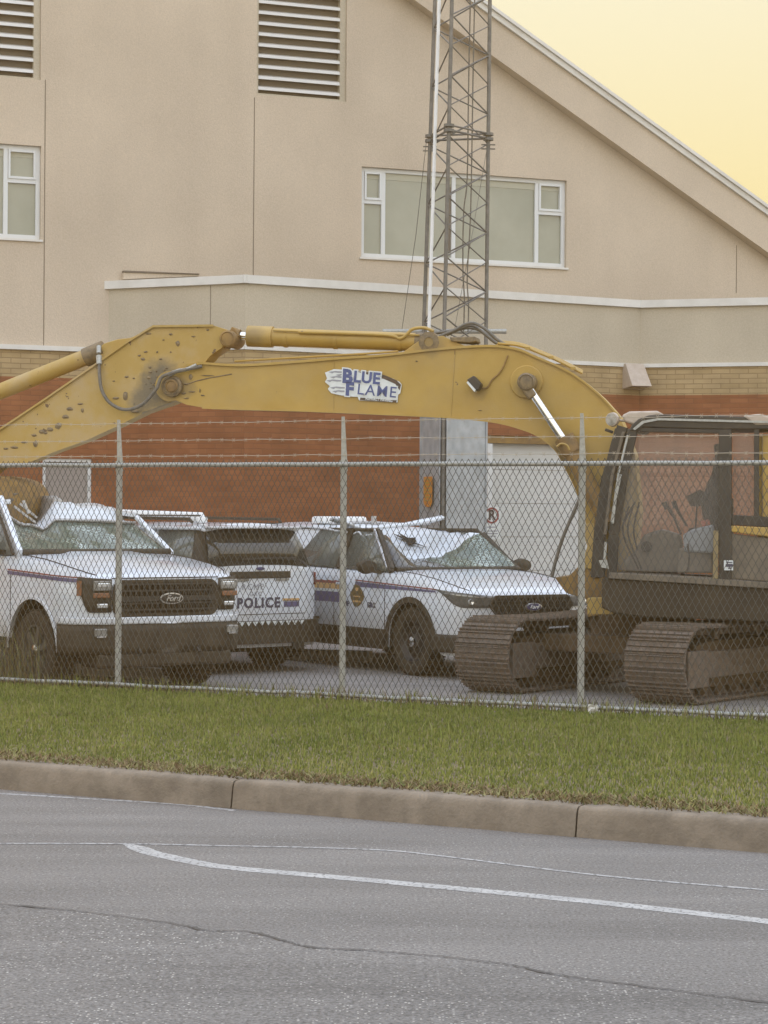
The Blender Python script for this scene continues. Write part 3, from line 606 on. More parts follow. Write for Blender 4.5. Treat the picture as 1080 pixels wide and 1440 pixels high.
# reserved sign on the garage door
sx, sz = hit(a1-n1*.0, d1, 691, 733, -.0)
sgo = a1+d1*sx+n1*.005; sg = empty('parking_sign', loc=(sgo.x, sgo.y, sz)); tag(sg, 'small white sign with a circled letter on the garage door, beside the tower leg', 'sign')
SR = d1; SU = Vector((0, 0, 1)); SN = n1
m = MB(); m.prism([SR*-.16+SU*-.28, SR*.16+SU*-.28, SR*.16+SU*.22, SR*-.16+SU*.22], SN*.006); m.build('plate', M['stickerwhite'], sg, bevel=.002)
m = MB(); m.lathe([(.125, .008), (.125, .012), (.098, .012), (.098, .008)], SU*.09, SN, 36); m.build('ring', M['signred'], sg)
put_text('lettering', 'R', .22, M['signink'], SU*.09+SN*.010, SR, SU, sg, bold=.006)
m = MB()
for j, (w_, z_) in enumerate(((.09, -.10), (.10, -.16), (.11, -.20), (.08, -.24))): m.prism([SR*-w_+SU*z_, SR*w_+SU*z_, SR*w_+SU*(z_+.018), SR*-w_+SU*(z_+.018)], SN*.009)
m.build('small_print', M['inkfaint'], sg)
# ================================================================== TOWER
tw = empty('antenna_tower', loc=(0, 0, 0)); tag(tw, 'tall grey triangular lattice mast with cables, standing in front of the building', 'tower')
LM = Vector((.83, 30.0, 0)); LR = LM+Vector((.62, .67, 0)); LL = LM+Vector((-.275, .87, 0))
def leg(P, lean):
    return lambda z: Vector((P.x+lean*max(0, z-4.5)/4.6, P.y, z))
lm, lr, ll = leg(LM, .075), leg(LR, .02), leg(LL, .125)
for f in (lm, lr, ll): MB().tube([f(YG), f(4.5), f(12.5)], .028, 12).build('leg', M['steel'], tw, smooth=50)
m = MB(); z = .4; bay = .425; k = 0
while z < 12.2:
    for a, b, o in ((lm, lr, 0), (lr, ll, 1), (ll, lm, 0)):
        p, q_ = (a, b) if (k+o) % 2 == 0 else (b, a)
        m.tube([p(z), q_(z+bay)], .0115, 6); 
        if o == 0 and a is lm: m.tube([q_(z), p(z+bay)], .009, 6)
    z += bay; k += 1
m.build('bracing', M['steel'], tw, smooth=50)
zf = at(640, 185, 30.3).z
m = MB()
for f in (lm, lr, ll): m.tube([f(zf-.06), f(zf-.02)], .075, 12); m.tube([f(zf+.01), f(zf+.05)], .075, 12); m.tube([f(zf-.02), f(zf+.01)], .04, 12)
for a, b in ((lm, lr), (lr, ll), (ll, lm)): m.tube([a(zf-.03), b(zf-.03)], .016, 8); m.tube([a(zf+.04), b(zf+.04)], .014, 8)
for f, s_ in ((ll, -1), (lr, 1)):
    m.bar(f(zf-.12)+Vector((-.10, 0, 0)), f(zf-.12)+Vector((.10, 0, 0)), .03, .015); m.bar(f(zf-.18)+Vector((-.10, 0, 0)), f(zf-.18)+Vector((.10, 0, 0)), .03, .015)
m.build('guy_bracket', M['steel'], tw, smooth=50)
MB().tube([at(603, 470, 30.5), at(618, -10, 30.5), at(624, -180, 30.5)], .026, 10).build('conduit', M['white'], tw, smooth=50)
for k, xs_ in enumerate(([(662, -30), (659, 120), (657, 250), (652, 300), (651, 380), (653, 420), (652, 470)], [(668, -30), (665, 120), (663, 250), (661, 320), (657, 390), (659, 430), (658, 470)])):
    MB().tube(curve_pts([at(x, y, 30.45) for x, y in xs_], 5), .011, 6).build('cable', M['hose'], tw, smooth=50)
MB().tube([at(600, 195, 30.6), at(585, 330, 30.9), at(565, 465, 31.2)], .005, 5).build('guy_wire', M['steel'], tw)
MB().tube([at(687, 196, 30.6), at(664, 330, 30.5), at(638, 470, 30.4)], .004, 5).build('guy_wire', M['steel'], tw)
MB().tube([at(538, 466, 30.9), at(712, 466, 31.0)], .035, 10).build('cable_bridge', M['galv'], tw, smooth=50)
# anti climb sheets
def sheet(a, b, z0, z1, off):
    n_ = (b(0)-a(0)).cross(Vector((0, 0, 1))).normalized(); 
    if n_.y > 0: n_ = -n_
    d_ = (b(0)-a(0)).normalized(); A, B = a(z0)+d_*.03+n_*.035, b(z0)-d_*.03+n_*.035; m = MB()
    for k in range(3):
        za, zb = lerp(z0, z1, k/3)+.004, lerp(z0, z1, (k+1)/3)-.004
        m.prism([Vector((A.x, A.y, za)), Vector((B.x, B.y, za)), Vector((B.x, B.y, zb)), Vector((A.x, A.y, zb))], n_*.004)
    for P in (A, B): m.bar(Vector((P.x, P.y, z0))+n_*.012, Vector((P.x, P.y, z1))+n_*.012, .035, .012, up=n_)
    m.build('climbing_guard', M['panel'], tw); return n_, d_
sheet(lm, lr, .3, 3.75, 0); nl, dl = sheet(ll, lm, .3, 3.75, 0); sheet(lr, ll, .3, 3.75, 0)
# orange warning sign on the left sheet
mid = (ll(0)+lm(0))*.5; zs = at(600, 690, 30.4).z; r_ = Vector((lm(0).x-ll(0).x, lm(0).y-ll(0).y, 0)).normalized()
ws = empty('warning_sign', loc=(mid.x+nl.x*.07, mid.y+nl.y*.07, zs)); tag(ws, 'narrow orange warning sign with rows of lettering on the left sheet of the mast', 'sign')
m = MB(); m.prism([r_*-.19+SU*-.16, r_*-.11+SU*-.23, r_*.11+SU*-.23, r_*.19+SU*-.16, r_*.19+SU*.2, r_*-.19+SU*.2], nl*.004); m.build('plate', M['orange'], ws)
m = MB()
for k in range(7): 
    z = .15-k*.05; m.prism([r_*-.14+SU*z, r_*.14+SU*z, r_*.14+SU*(z+.022), r_*-.14+SU*(z+.022)], nl*.007)
m.build('small_print', M['yellow'], ws)
# ================================================================== VEHICLE TOOLS
def body(name, sp, parent, mats):
    """lofted lower body; sp: xs range, top, w, bot, sect(x)->list of (fy, z) ; cabin (x0, x1) left open on top"""
    xs = sp['xs']; rows = []
    for x in xs:
        h = sp['sect'](x); zb = sp['bot'](x)
        half = [(y, max(z, zb) if i > 3 else z) for i, (y, z) in enumerate(h)]
        half += [(h[-1][0]*.80, zb)]
        rows.append([Vector((x, -y, z)) for y, z in reversed(half)]+[Vector((x, y, z)) for y, z in half[1:]])
    m = MB(); n = len(rows[0]); c = n//2; vs = [p for r in rows for p in r]; fs = []
    ca, cb = sp['cabin']; k = sp['open_k']
    for i in range(len(rows)-1):
        xm = (xs[i]+xs[i+1])/2
        for j in range(n-1):
            if ca < xm < cb and c-k <= j < c+k: continue
            fs.append((i*n+j, i*n+j+1, (i+1)*n+j+1, (i+1)*n+j))
    fs.append(tuple(range(n))); fs.append(tuple((len(rows)-1)*n+j for j in range(n))[::-1])
    m.add(vs, fs)
    m.m = [1 if (len(f) == 4 and (min(f) % n == 0 or max(f) % n == n-1)) else 0 for f in m.f]
    return m.build(name, [mats, M['void']], parent, smooth=32)
def stations(x0, x1, arches, R, extra=()):
    s = set([round(x0, 4), round(x1, 4)])
    for c in arches:
        for k in range(19): s.add(round(c+R*cos(pi*k/18), 4))
        s.add(round(c+R+.012, 4)); s.add(round(c-R-.012, 4))
    x = x0
    while x < x1: s.add(round(x, 4)); x += .09
    s |= set(extra); return sorted(v for v in s if x0 <= v <= x1)
def wheel(parent, x, y, r, w, rim, side, steel=False, cap='chrome'):
    wh = MB(); c = (x, y, r); ax = (0, side, 0); h = w/2
    wh.lathe([(r*.62, -h*.8), (r*.7, -h), (r*.93, -h*.96), (r*.985, -h*.8), (r, -h*.5), (r, 0), (r, h*.5), (r*.985, h*.8), (r*.93, h*.96), (r*.7, h), (r*.62, h*.85), (r*.6, h*.3)], c, ax, 48)
    for k in range(48):       # tread blocks
        a = 2*pi*k/48
        for s_ in (-1, 1):
            p = Vector((x+cos(a)*(r+.002), y+s_*h*.55, r+sin(a)*(r+.002))); t = Vector((-sin(a), 0, cos(a))); 
            wh.bar(p-t*r*.045, p+t*r*.045, h*.7, .008, up=(cos(a), 0, sin(a)))
    o = wh.build('wheel', M['tyre'], parent, smooth=35)
    ri = MB(); ri.lathe([(r*.62, h*.85), (r*.64, h*.9), (r*.60, h*.86), (r*.57, h*.6), (r*.50, h*.35), (r*.22, h*(.55 if steel else .5)), (r*.18, h*.75), (0, h*.78)], c, ax, 40)
    ns = 10 if steel else 6
    for k in range(ns):
        a = 2*pi*k/ns+.3; d = Vector((cos(a), 0, sin(a)))
        if steel: ri.lathe([(r*.05, h*.52), (0, h*.53)], Vector(c)+d*r*.38, ax, 8, mi=1)
        else:
            C_ = Vector(c)+Vector((0, side*h*.72, 0)); ri.bar(C_+d*r*.12, C_+d*r*.60, r*.14, .03, up=(0, side, 0), mi=0)
    ri.build('rim', [rim, M['void']], o, smooth=35)
    cp = MB(); cp.lathe([(r*.16, h*.74), (r*.15, h*.95), (r*.09, h*1.05), (0, h*1.07)], c, ax, 20); cp.build('hub_cap', M['chrome'], o, smooth=40)
    return o
def patch(path, zt, zb, off, nzv=4, thick=0):
    """surface strip over a plan path [(x,y)] between heights zt/zb, pushed outward by off"""
    P = [Vector((p[0], p[1], 0)) for p in path]; rows = []
    for i, p in enumerate(P):
        d = (P[min(i+1, len(P)-1)]-P[max(i-1, 0)]).normalized(); n = Vector((d.y, -d.x, 0))
        a, b = (zt[i] if isinstance(zt, (list, tuple)) else zt), (zb[i] if isinstance(zb, (list, tuple)) else zb)
        rows.append([Vector((p.x, p.y, lerp(b, a, k/nzv)))+n*off for k in range(nzv+1)])
    m = MB(); m.grid(rows); return m
def resample(path, n):
    P = [Vector(p) for p in path]; L_ = [0]
    for a, b in zip(P, P[1:]): L_.append(L_[-1]+(b-a).length)
    out = []
    for k in range(n):
        s = L_[-1]*k/(n-1)
        for i in range(len(P)-1):
            if s <= L_[i+1]+1e-9: out.append(tuple(P[i].lerp(P[i+1], (s-L_[i])/max(1e-9, L_[i+1]-L_[i])))); break
    return out
def quadsheet(rows, name, mat, parent, thick=.004, smooth=30): m = MB(); m.grid(rows); return m.build(name, mat, parent, smooth=smooth, solid=thick)
#SPLIT
# ------------------------------------------------------------------ SUV
SUVW = [(-4.07, .64), (-4.04, .75), (-3.98, .84), (-3.87, .92), (-3.7, .97), (-3.4, 1.0), (.4, 1.0), (.6, .985), (.75, .94), (.85, .86), (.91, .74), (.945, .56)]
SUVT = [(-4.07, 1.215), (-3.9, 1.225), (-3, 1.215), (-1, 1.18), (-.45, 1.17), (-.1, 1.15), (.3, 1.10), (.6, 1.045), (.8, .99), (.9, .94), (.945, .87)]
def arch(x, arches, cz, R):
    z = 0
    for c in arches:
        if abs(x-c) < R: z = max(z, cz+sqrt(max(0, R*R-(x-c)**2)))
    return z
def suv_sect(x):
    w = interp(SUVW, x); T = interp(SUVT, x); o = [(0, T+.02), (.35*w, T+.018), (.65*w, T+.012), (.85*w, T-.004), (.94*w, T-.030), (.982*w, T-.085), (w, T-.17), (w, .74), (w, .62), (.985*w, .48), (.975*w, 0)]
    out = []; zz = 9
    for y, z in o: zz = min(zz, z); out.append((y, zz))
    return out
def side_path(xa, xb, s=-1, n=12, W=SUVW): return [(lerp(xa, xb, k/(n-1)), s*interp(W, lerp(xa, xb, k/(n-1)))) for k in range(n)]
def corner_path(W, x_from, y_to, s=-1):     # along one side to the nose and inwards to |y| = y_to
    p = [(x, s*interp(W, x)) for x in np.linspace(x_from, W[-1][0], 24)] if x_from < W[-1][0] else []
    e = W[-1]; p += [(e[0], s*lerp(e[1], y_to, k/4)) for k in range(1, 5)] if y_to < e[1] else []
    p = [q for q in p if abs(q[1]) >= y_to-1e-6]
    return p
def suv(pose, label, crushed):
    r = empty('police_suv', pose); tag(r, label, 'police suv')
    arches = (0, -3.02); R = .455; CZ = .385
    bot = lambda x: max(.30 if x < .6 else .26, arch(x, arches, CZ, R))
    xs = stations(-4.07, .945, arches, R, extra=[.75, .85, .88, .91, .93, -4.05, -4.0, -3.95])
    body('body', dict(xs=xs, sect=suv_sect, bot=bot, cabin=(-3.95, -.42), open_k=3), r, M['paint'])
    m = MB(); m.box(-3.9, .8, -.70, .70, .24, .62); m.box(.46, .85, -.80, .80, .30, .62); m.box(-2.55, -.46, -.93, .93, .36, .62); m.box(-4.0, -3.5, -.82, .82, .34, .62); m.box(-3.9, .7, -.735, .735, .60, .95); m.build('underbody', M['void'], r)
    # cladding
    for s in (-1, 1):
        P = side_path(-2.56, -.46, s); P = P if s < 0 else P[::-1]
        m = patch(P, .50, .27, .012); 
        for c in arches:
            ring = []
            for k in range(25):
                a = pi*k/24*1.08-.04*pi; ring.append([Vector((c+rr*cos(a), s*(min(interp(SUVW, c+rr*cos(a)), 1.0)+.012), max(.28, CZ+rr*sin(a)))) for rr in (R-.01, R+.055)])
            m.grid(ring)
        m.build('cladding', M['black'], r, solid=.01)
        for c in arches: wheel(r, c, s*.865, .385, .245, M['rimdark'], s, steel=True)
    # rear bumper
    P = [(x, -interp(SUVW, x)) for x in np.linspace(-3.5, -4.07, 14)]+[(-4.07, y) for y in np.linspace(-.6, .6, 9)]+[(x, interp(SUVW, x)) for x in np.linspace(-4.07, -3.5, 14)]
    P = P[::-1]
    m = patch(P, .60, .34, .05); q = patch(P, .60, .60, .0); m.grid([[Vector((p[0], p[1], .602)) for p in P], [v for v in [m.v[i*5+4] for i in range(len(P))]]])
    m.build('rear_bumper', M['black'], r, smooth=40)
    for s in (-1, 1):
        xs_ = np.linspace(-.45, .80, 16); m = MB(); m.tube([(x_, s*.84*interp(SUVW, x_), interp(SUVT, x_)-.002) for x_ in xs_], .006, 6); m.build('hood_seam', M['void'], r)
    m = MB(); m.tube([(-.47+.04*(1-(y/.9)**2), y, 1.185) for y in np.linspace(-.87, .88, 15)], .030, 8); m.build('cowl', M['black'], r, smooth=50)
    # doors: shut lines
    m = MB()
    for s in (-1, 1):
        y = s*1.0025
        for x, z0, z1 in ((-.52, .50, 1.02), (-1.62, .50, 1.02), (-2.66, .85, 1.05)): m.prism([(x-.004, y-s*.004, z0), (x+.004, y-s*.004, z0), (x+.004, y-s*.004, z1), (x-.004, y-s*.004, z1)], (0, s*.005, 0))
        m.prism([(-2.66, y-s*.004, .85), (-2.652, y-s*.004, .85), (-2.45, y-s*.004, .50), (-2.458, y-s*.004, .50)], (0, s*.005, 0))
    m.build('shut_lines', M['void'], r)
    for s in (-1, 1):
        for x in (-1.42, -2.42): MB().bar((x-.1, s*1.03, 1.0), (x+.1, s*1.03, 1.005), .03, .03).build('door_handle', M['paint'], r, bevel=.008)
    # headlights, grille
    for s in (-1, 1):
        P = corner_path(SUVW, .50, .50, s); P = resample([(a, b, 0) for a, b in P], 16); n_ = len(P)
        P2 = P if s < 0 else P[::-1]; t = [k/(n_-1) for k in range(n_)]; t = t if s < 0 else t[::-1]
        zt = [lerp(1.00, .925, u)-.0 for u in t]; zb = [lerp(.985, .80, ss(0, .5, u)) for u in t]
        h = patch(P2, zt, zb, .012).build('headlight', M['smokedlens'], r, smooth=50, solid=.01)
        m = patch(P2[3:-3] if s < 0 else P2[3:-3], [a-.02 for a in zt[3:-3]], [a-.035 for a in zt[3:-3]], .018); m.build('light_strip', M['lensw'], h)
        k = 9; q = P2[k if s < 0 else n_-1-k]; MB().lathe([(.035, 0), (.03, .012), (0, .006)], (q[0]+.012, q[1], .865), (1, s*.3, 0), 16).build('projector', M['lensw'], h)
    m = MB(); x = .95; O = [(-.50, .935), (.50, .935), (.60, .83), (.46, .665), (-.46, .665), (-.60, .83)]
    m.prism([(x-.02, a, b) for a, b in O], (.035, 0, 0)); g = m.build('grille', M['black'], r, bevel=.006)
    m = MB()
    for k in range(6):
        z = .69+k*.042; hw = interp([(.665, .45), (.83, .57), (.935, .49)], z); m.box(x+.016, x+.03, -hw, hw, z, z+.012)
    for k in range(-12, 13): 
        hz = .66+.06*max(0, abs(k)/12-.7); m.box(x+.016, x+.027, k*.043-.005, k*.043+.005, .69 if abs(k) < 11 else .74, .91)
    m.build('grille_mesh', M['darkmetal'], g)
    m = MB(); m.lathe([(1, 0), (1, .012), (.9, .018), (0, .018)], (0, 0, 0), (1, 0, 0), 32); m.v = [(x+.026+v[0], v[1]*.115, .80+v[2]*.047) for v in m.v]; em = m.build('emblem', M['rimsilver'], g, smooth=40)
    m = MB(); m.lathe([(1, .0), (.98, .004), (0, .004)], (0, 0, 0), (1, 0, 0), 32); m.v = [(x+.044+v[0], v[1]*.098, .80+v[2]*.036) for v in m.v]; m.build('emblem_field', M['blue'], em)
    put_text('lettering', 'Ford', .062, M['white'], (x+.0505, 0, .80), (0, 1, 0), (0, 0, 1), em, shear=.4, bold=.001)
    P = corner_path(SUVW, .5, 0, -1)+corner_path(SUVW, .5, 0, 1)[::-1]; patch(P, .50, .30, .014).build('front_bumper', M['black'], r, smooth=40, solid=.01)
    # glasshouse
    W0, W1, RZ = .93, .715, 1.635
    def B(x, s): return Vector((x, s*interp([(-4.05, .68), (-3.8, .84), (-3.3, W0)], x), interp(SUVT, x)-.01))
    def Rf(x, s, dz=0): return Vector((x, s*interp([(-3.9, .62), (-3.2, W1)], x), RZ+dz))
    for s in (-1, 1):
        m = MB(); m.prism([B(-2.76, s), B(-3.20, s), Rf(-3.05, s), Rf(-2.38, s)], (0, -s*.04, 0)); m.build('rear_pillar', M['paint'], r)
        m = MB(); m.prism([B(-3.85, s), B(-4.03, s), Rf(-3.86, s), Rf(-3.72, s)], (0, -s*.05, 0)); m.build('corner_pillar', M['black'], r)
        m = MB(); m.bar(B(-1.62, s), Rf(-1.66, s), .10, .05, up=(0, s, .4)); m.build('centre_pillar', M['black'], r)
        m = MB(); m.tube([B(-.5, s), Rf(-1.1, s), Rf(-1.6, s), Rf(-3.7, s)], [.03, .026, .02, .02], 8); m.build('window_surround', M['black'], r, smooth=40)
    for s in (-1, 1):
        for x0, x1, u0, u1 in ((-.56, -1.58, -1.14, -1.62), (-1.67, -2.72, -1.70, -2.38), (-3.18, -3.86, -3.07, -3.70)):
            quadsheet([[B(x0, s), B(x1, s)], [Rf(u0, s), Rf(u1, s)]], 'side_window', M['glass'], r)
    for s in (-1, 1):      # mirrors
        mo = MB(); mo.lathe([(0, -.11), (.08, -.10), (.10, -.02), (.085, .06), (0, .08)], (0, 0, 0), (1, 0, 0), 16)
        mo.v = [(v[0]*.9-.72, s*1.12+v[1]*1.25, 1.215+v[2]*.85) for v in mo.v]; mo.bar((-.70, s*.92, 1.15), (-.70, s*1.08, 1.17), .06, .04); mo.build('door_mirror', M['black'], r, smooth=45)
    # seats and dashboard
    m = MB()
    for y in (-.42, .42):
        m.box(-1.55, -1.4, y-.24, y+.24, .7, 1.28 if crushed else 1.38); m.box(-1.54, -1.43, y-.12, y+.12, 1.28, 1.36 if crushed else 1.52)
    m.box(-2.6, -2.45, -.65, .65, .7, 1.3); m.box(-4.0, -.5, -.9, .9, .60, .63); m.box(-.9, -.42, -.85, .85, .85, 1.14)
    m.build('interior', M['void'], r)
    if not crushed:
        rows = []
        for i in range(30):
            x = lerp(-3.9, -1.15, i/29); rows.append([Vector((x, y*interp([(-3.9, .85), (-3.2, 1)], x), 1.66+.055*(1-(y/.76)**2)-.02*ss(-1.8, -1.1, x)+.012*nz(x*3, y*3)*ss(-2.6, -1.6, x)-(.02 if x < -3.85 else 0))) for y in np.linspace(-.76, .76, 21)])
        ro = quadsheet(rows, 'roof', M['paint'], r, .03, 40)
        quadsheet([[Vector((-.45, y, 1.17)) for y in (-.85, 0, .85)], [Vector((-1.12, y, 1.65)) for y in (-.70, 0, .70)]], 'windshield', M['windshield'], r)
        quadsheet([[Vector((-4.065, y, 1.235-.02*(y/.8)**2)) for y in np.linspace(-.70, .70, 9)], [Vector((-3.99, y, 1.44)) for y in np.linspace(-.66, .66, 9)], [Vector((-3.86, y, 1.65)) for y in np.linspace(-.61, .61, 9)]], 'rear_window', M['rearglass'], r, .006)
        m = MB(); m.prism([(-3.75, -.66, 1.70), (-4.02, -.62, 1.675), (-4.02, -.62, 1.65), (-3.75, -.66, 1.66)], (0, 1.28, 0)); m.build('spoiler', M['paint'], r, bevel=.008)
        for s in (-1, 1): m = MB(); m.tube([(-3.6, s*.62, 1.72), (-3.55, s*.62, 1.755), (-1.7, s*.62, 1.765), (-1.6, s*.62, 1.73)], .018, 8); m.build('roof_rail', M['black'], r, smooth=40)
        m = MB(); m.prism([(-2.25, -.46, 1.76), (-1.95, -.46, 1.76), (-1.98, -.46, 1.83), (-2.22, -.46, 1.83)], (0, 1.2, .03)); lb = m.build('light_bar', M['white'], r, bevel=.02)
        m = MB(); m.box(-2.265, -1.935, -.38, .62, 1.785, 1.80); m.build('light_bar_gap', M['black'], lb)
        m = MB(); m.box(-3.45, -3.28, .30, .44, 1.71, 1.78); m.build('antenna_base', M['white'], r, bevel=.02)
        # tailgate dress
        m = MB(); m.box(-4.088, -4.071, -.42, .42, 1.085, 1.165); tr = m.build('tailgate_trim', M['black'], r, bevel=.02)
        MB().box(-4.084, -4.072, -.40, -.22, 1.055, 1.083).build('plate_lamp', M['lens'], r); MB().box(-4.084, -4.072, .16, .34, 1.055, 1.083).build('plate_lamp', M['lens'], r)
        m = MB(); m.lathe([(1, 0), (1, .012), (0, .014)], (0, 0, 0), (-1, 0, 0), 28); m.v = [(-4.074+v[0], v[1]*.055, 1.195+v[2]*.019) for v in m.v]; m.build('emblem', M['blue'], r)
        put_text('lettering', 'POLICE', .158, M['ink'], (-4.0745, .02, .80), (0, -1, 0), (0, 0, 1), r, bold=.006, spacing=1.2)
        # stripes either side of the word
        def st(y0, y1, z0, z1, mt, nm='stripe'): MB().box(-4.0755, -4.0712, min(y0, y1), max(y0, y1), z0, z1).build(nm, mt, r)
        st(.37, .50, .822, .848, M['yel']); st(.365, .50, .753, .812, M['ink'])
        st(-.32, -.55, .826, .85, M['yel']); st(-.32, -.55, .818, .823, M['ink']); st(-.335, -.55, .753, .812, M['bluegrey'])
        put_text('lettering', 'RCMP', .10, M['inkfaint'], (-4.0745, .10, .985), (0, -1, 0), (0, 0, 1), r, spacing=1.3)
        put_text('lettering', 'GRC', .07, M['inkfaint'], (-4.0745, .06, .905), (0, -1, 0), (0, 0, 1), r, spacing=1.4)
        m = MB(); m.box(-4.0745, -4.0712, -.63, .63, .672, .679)
        m.build('shut_lines', M['void'], r)
        m = MB()
        for k in range(13):
            y = -.59+k*.092; m.add([(-4.123, y, .597), (-4.123, y+.08, .597), (-4.123, y+.04, .545)], [(0, 1, 2)])
        m.build('reflective_chevrons', M['stickerwhite'], r, solid=.003)
        for s in (-1, 1):
            P = [(x, s*interp(SUVW, x)) for x in np.linspace(-3.72, -4.0, 14)]
            P = P[::-1] if s < 0 else P
            patch(P, [1.14]*len(P), [1.0]*len(P), .014).build('tail_lamp', M['red'], r, smooth=40, solid=.01)
        for a_, b_ in ((.45, .60), (-.60, -.45)): m = MB(); m.box(-4.11, -3.6, a_, b_, .27, .34); m.build('exhaust', M['darkmetal'], r)
    else:
        # crushed roof: front sags into the cabin, tears and folds
        def rz(x, y):
            f = ss(-2.75, -1.15, x); d = .345*f*exp(-((y+.02)/.52)**4)+.05*f
            return 1.665+.05*(1-(y/.74)**2)-d+.022*nz(x*4, y*4)*f+.03*f*nz(x*9, y*7, 3)-.10*f*abs(nz(x*2.6, y*3.2, 5))
        rows = []
        for i in range(46):
            u = i/45; row = []
            for y in np.linspace(-.74, .76, 31):
                hx = -1.02-.22*exp(-((y-.0)/.45)**2); x = lerp(-3.9, hx, u); row.append(Vector((x, y, rz(x, y))))
            rows.append(row)
        ro = quadsheet(rows, 'roof', M['crumple'], r, .02, 22)
        edge = rows[-1]
        # windshield glass: hangs between cowl and the sagged header
        g = []; 
        for k, e in enumerate(edge):
            t = k/30; b = Vector((-.46-.0*t, lerp(-.86, .88, t), 1.172)); gap = .55*(1-ss(.45, .62, t))
            g.append([b.lerp(e, u)+Vector((.05*sin(pi*u)*nz(t*5, u*2), 0, .0)) for u in np.linspace(0, 1, 7)])
        quadsheet(g[15:], 'windshield', M['windshield'], r, .006)
        quadsheet(g[:16], 'windshield_fallen', M['rearglass'], r, .006)  # folded glass; its dark colour stands in for the shadowed gap
        # peeled strip lying across the roof
        P = [Vector((-1.75, -.93, 1.80)), Vector((-1.75, -.80, 1.765)), Vector((-1.72, -.62, 1.70)), Vector((-1.70, -.38, 1.70)), Vector((-1.64, .1, 1.75)), Vector((-1.6, .52, 1.82))]
        P = curve_pts(P, 5); rows = [[p+Vector((.10*a+.03*nz(i*.4, a), 0, .035*abs(a)*-1+.02*nz(i*.5, a*3))) for a in (-1, -.4, .3, 1)] for i, p in enumerate(P)]
        quadsheet(rows, 'torn_roof_strip', M['crumple'], r, .03, 50)
        m = MB(); m.tube(curve_pts([(-2.2, -.70, 1.70), (-1.9, -.4, 1.72), (-1.7, 0, 1.70), (-1.5, .3, 1.72)], 5), .022, 7); m.bar((-1.76, -.35, 1.70), (-1.76, -.35, 1.80), .05, .04); m.build('broken_light_bar', M['bareedge'], r, smooth=40)
        m = MB(); hx, hy = -1.82, .34; O = []
        for k in range(11):
            a = 2*pi*k/11; rr = (.155 if k % 2 else .065)*(1+.5*nz(k, 3)); px_, py_ = hx+rr*cos(a)*2.2, hy-.12+rr*.8*sin(a); O.append(Vector((px_, py_, rz(px_, py_)+.03)))
        m.add(O+[Vector((hx, hy-.12, rz(hx, hy-.12)+.02))], [(k, (k+1) % 11, 11) for k in range(11)]); m.build('tear', M['void'], r, solid=.004)
        m = MB(); m.bar((-.52, -.90, 1.17), (-1.08, -.715, 1.60), .10, .05, up=(0, 1, .3)); m.build('front_pillar', M['black'], r); m = MB(); m.bar((-.50, .90, 1.17), (-1.04, .77, 1.60), .035, .04, up=(0, 1, .3)); m.build('front_pillar', M['black'], r)
        m = MB(); m.bar((-.58, -.93, 1.20), (-1.12, -.76, 1.64), .025, .03); m.build('pillar_edge', M['bareedge'], r)
        m = MB(); m.prism([(-3.9, -.74, 1.70), (-4.0, -.74, 1.20), (-3.85, -.74, 1.20), (-3.75, -.74, 1.70)], (0, 1.5, 0)); m.build('tailgate_glass', M['rearglass'], r)
        m = MB(); m.box(-2.9, -2.6, -.55, .1, 1.70, 1.79); m.build('light_bar', M['white'], r, bevel=.03)
        # livery on the right hand side
        def sp(x0, x1, zt, zb, mt, nm='stripe', off=.004, n=10): patch(side_path(x0, x1, -1, n), zt, zb, off, 2).build(nm, mt, r)
        sp(-2.30, -2.22, 1.045, .775, M['redst']); sp(-2.22, -1.50, [1.035, 1.025]*5, [.995]*10, M['redst'])
        sp(-2.22, -1.50, .995, .93, M['yel']); sp(-2.22, -1.50, .93, .895, M['stickerwhite']); sp(-2.22, -1.50, .895, .775, M['bluegrey'])
        n = 14; P = side_path(-1.15, .50, -1, n); zz = [lerp(1.055, 1.0, k/(n-1)) for k in range(n)]
        patch(P, zz, [z-.014 for z in zz], .004, 1).build('stripe', M['redst'], r); patch(P, [z-.022 for z in zz], [z-.085*(1-.55*k/(n-1)) for k, z in enumerate(zz)], .004, 1).build('stripe', M['bluegrey'], r)
        m = MB(); O = []
        for k in range(20):
            a = 2*pi*k/20; O.append((-1.10+.135*cos(a)*(1+.12*cos(4*a)), -1.0045, .865+.13*sin(a)*(1+.08*cos(3*a))))
        m.prism(O, (0, -.004, 0)); cst = m.build('crest', M['crestc'], r)
        m = MB(); m.box(-1.19, -1.01, -1.0125, -1.009, .79, .81); m.box(-1.13, -1.07, -1.0125, -1.009, .92, .96); m.box(-1.17, -1.03, -1.0125, -1.009, .85, .865); m.build('crest_mark', M['yel'], cst)
        put_text('lettering', 'RCMP', .085, M['ink'], (-1.38, -1.0045, .765), (1, 0, 0), (0, 0, 1), r, bold=.002)
        put_text('lettering', 'GRC', .085, M['ink'], (-.80, -1.0045, .765), (1, 0, 0), (0, 0, 1), r, bold=.002)
    return r
CP = Pose(1.137, 24.67, YG, atan2(-.835, .55)); AP = Pose(-3.93, 27.5, YG, atan2(.785, -.62))
suv(CP, 'white striped police suv facing the camera, roof caved in over its hanging windshield', True)
suv(AP, 'white police suv seen from behind with the word POLICE across its tailgate', False)
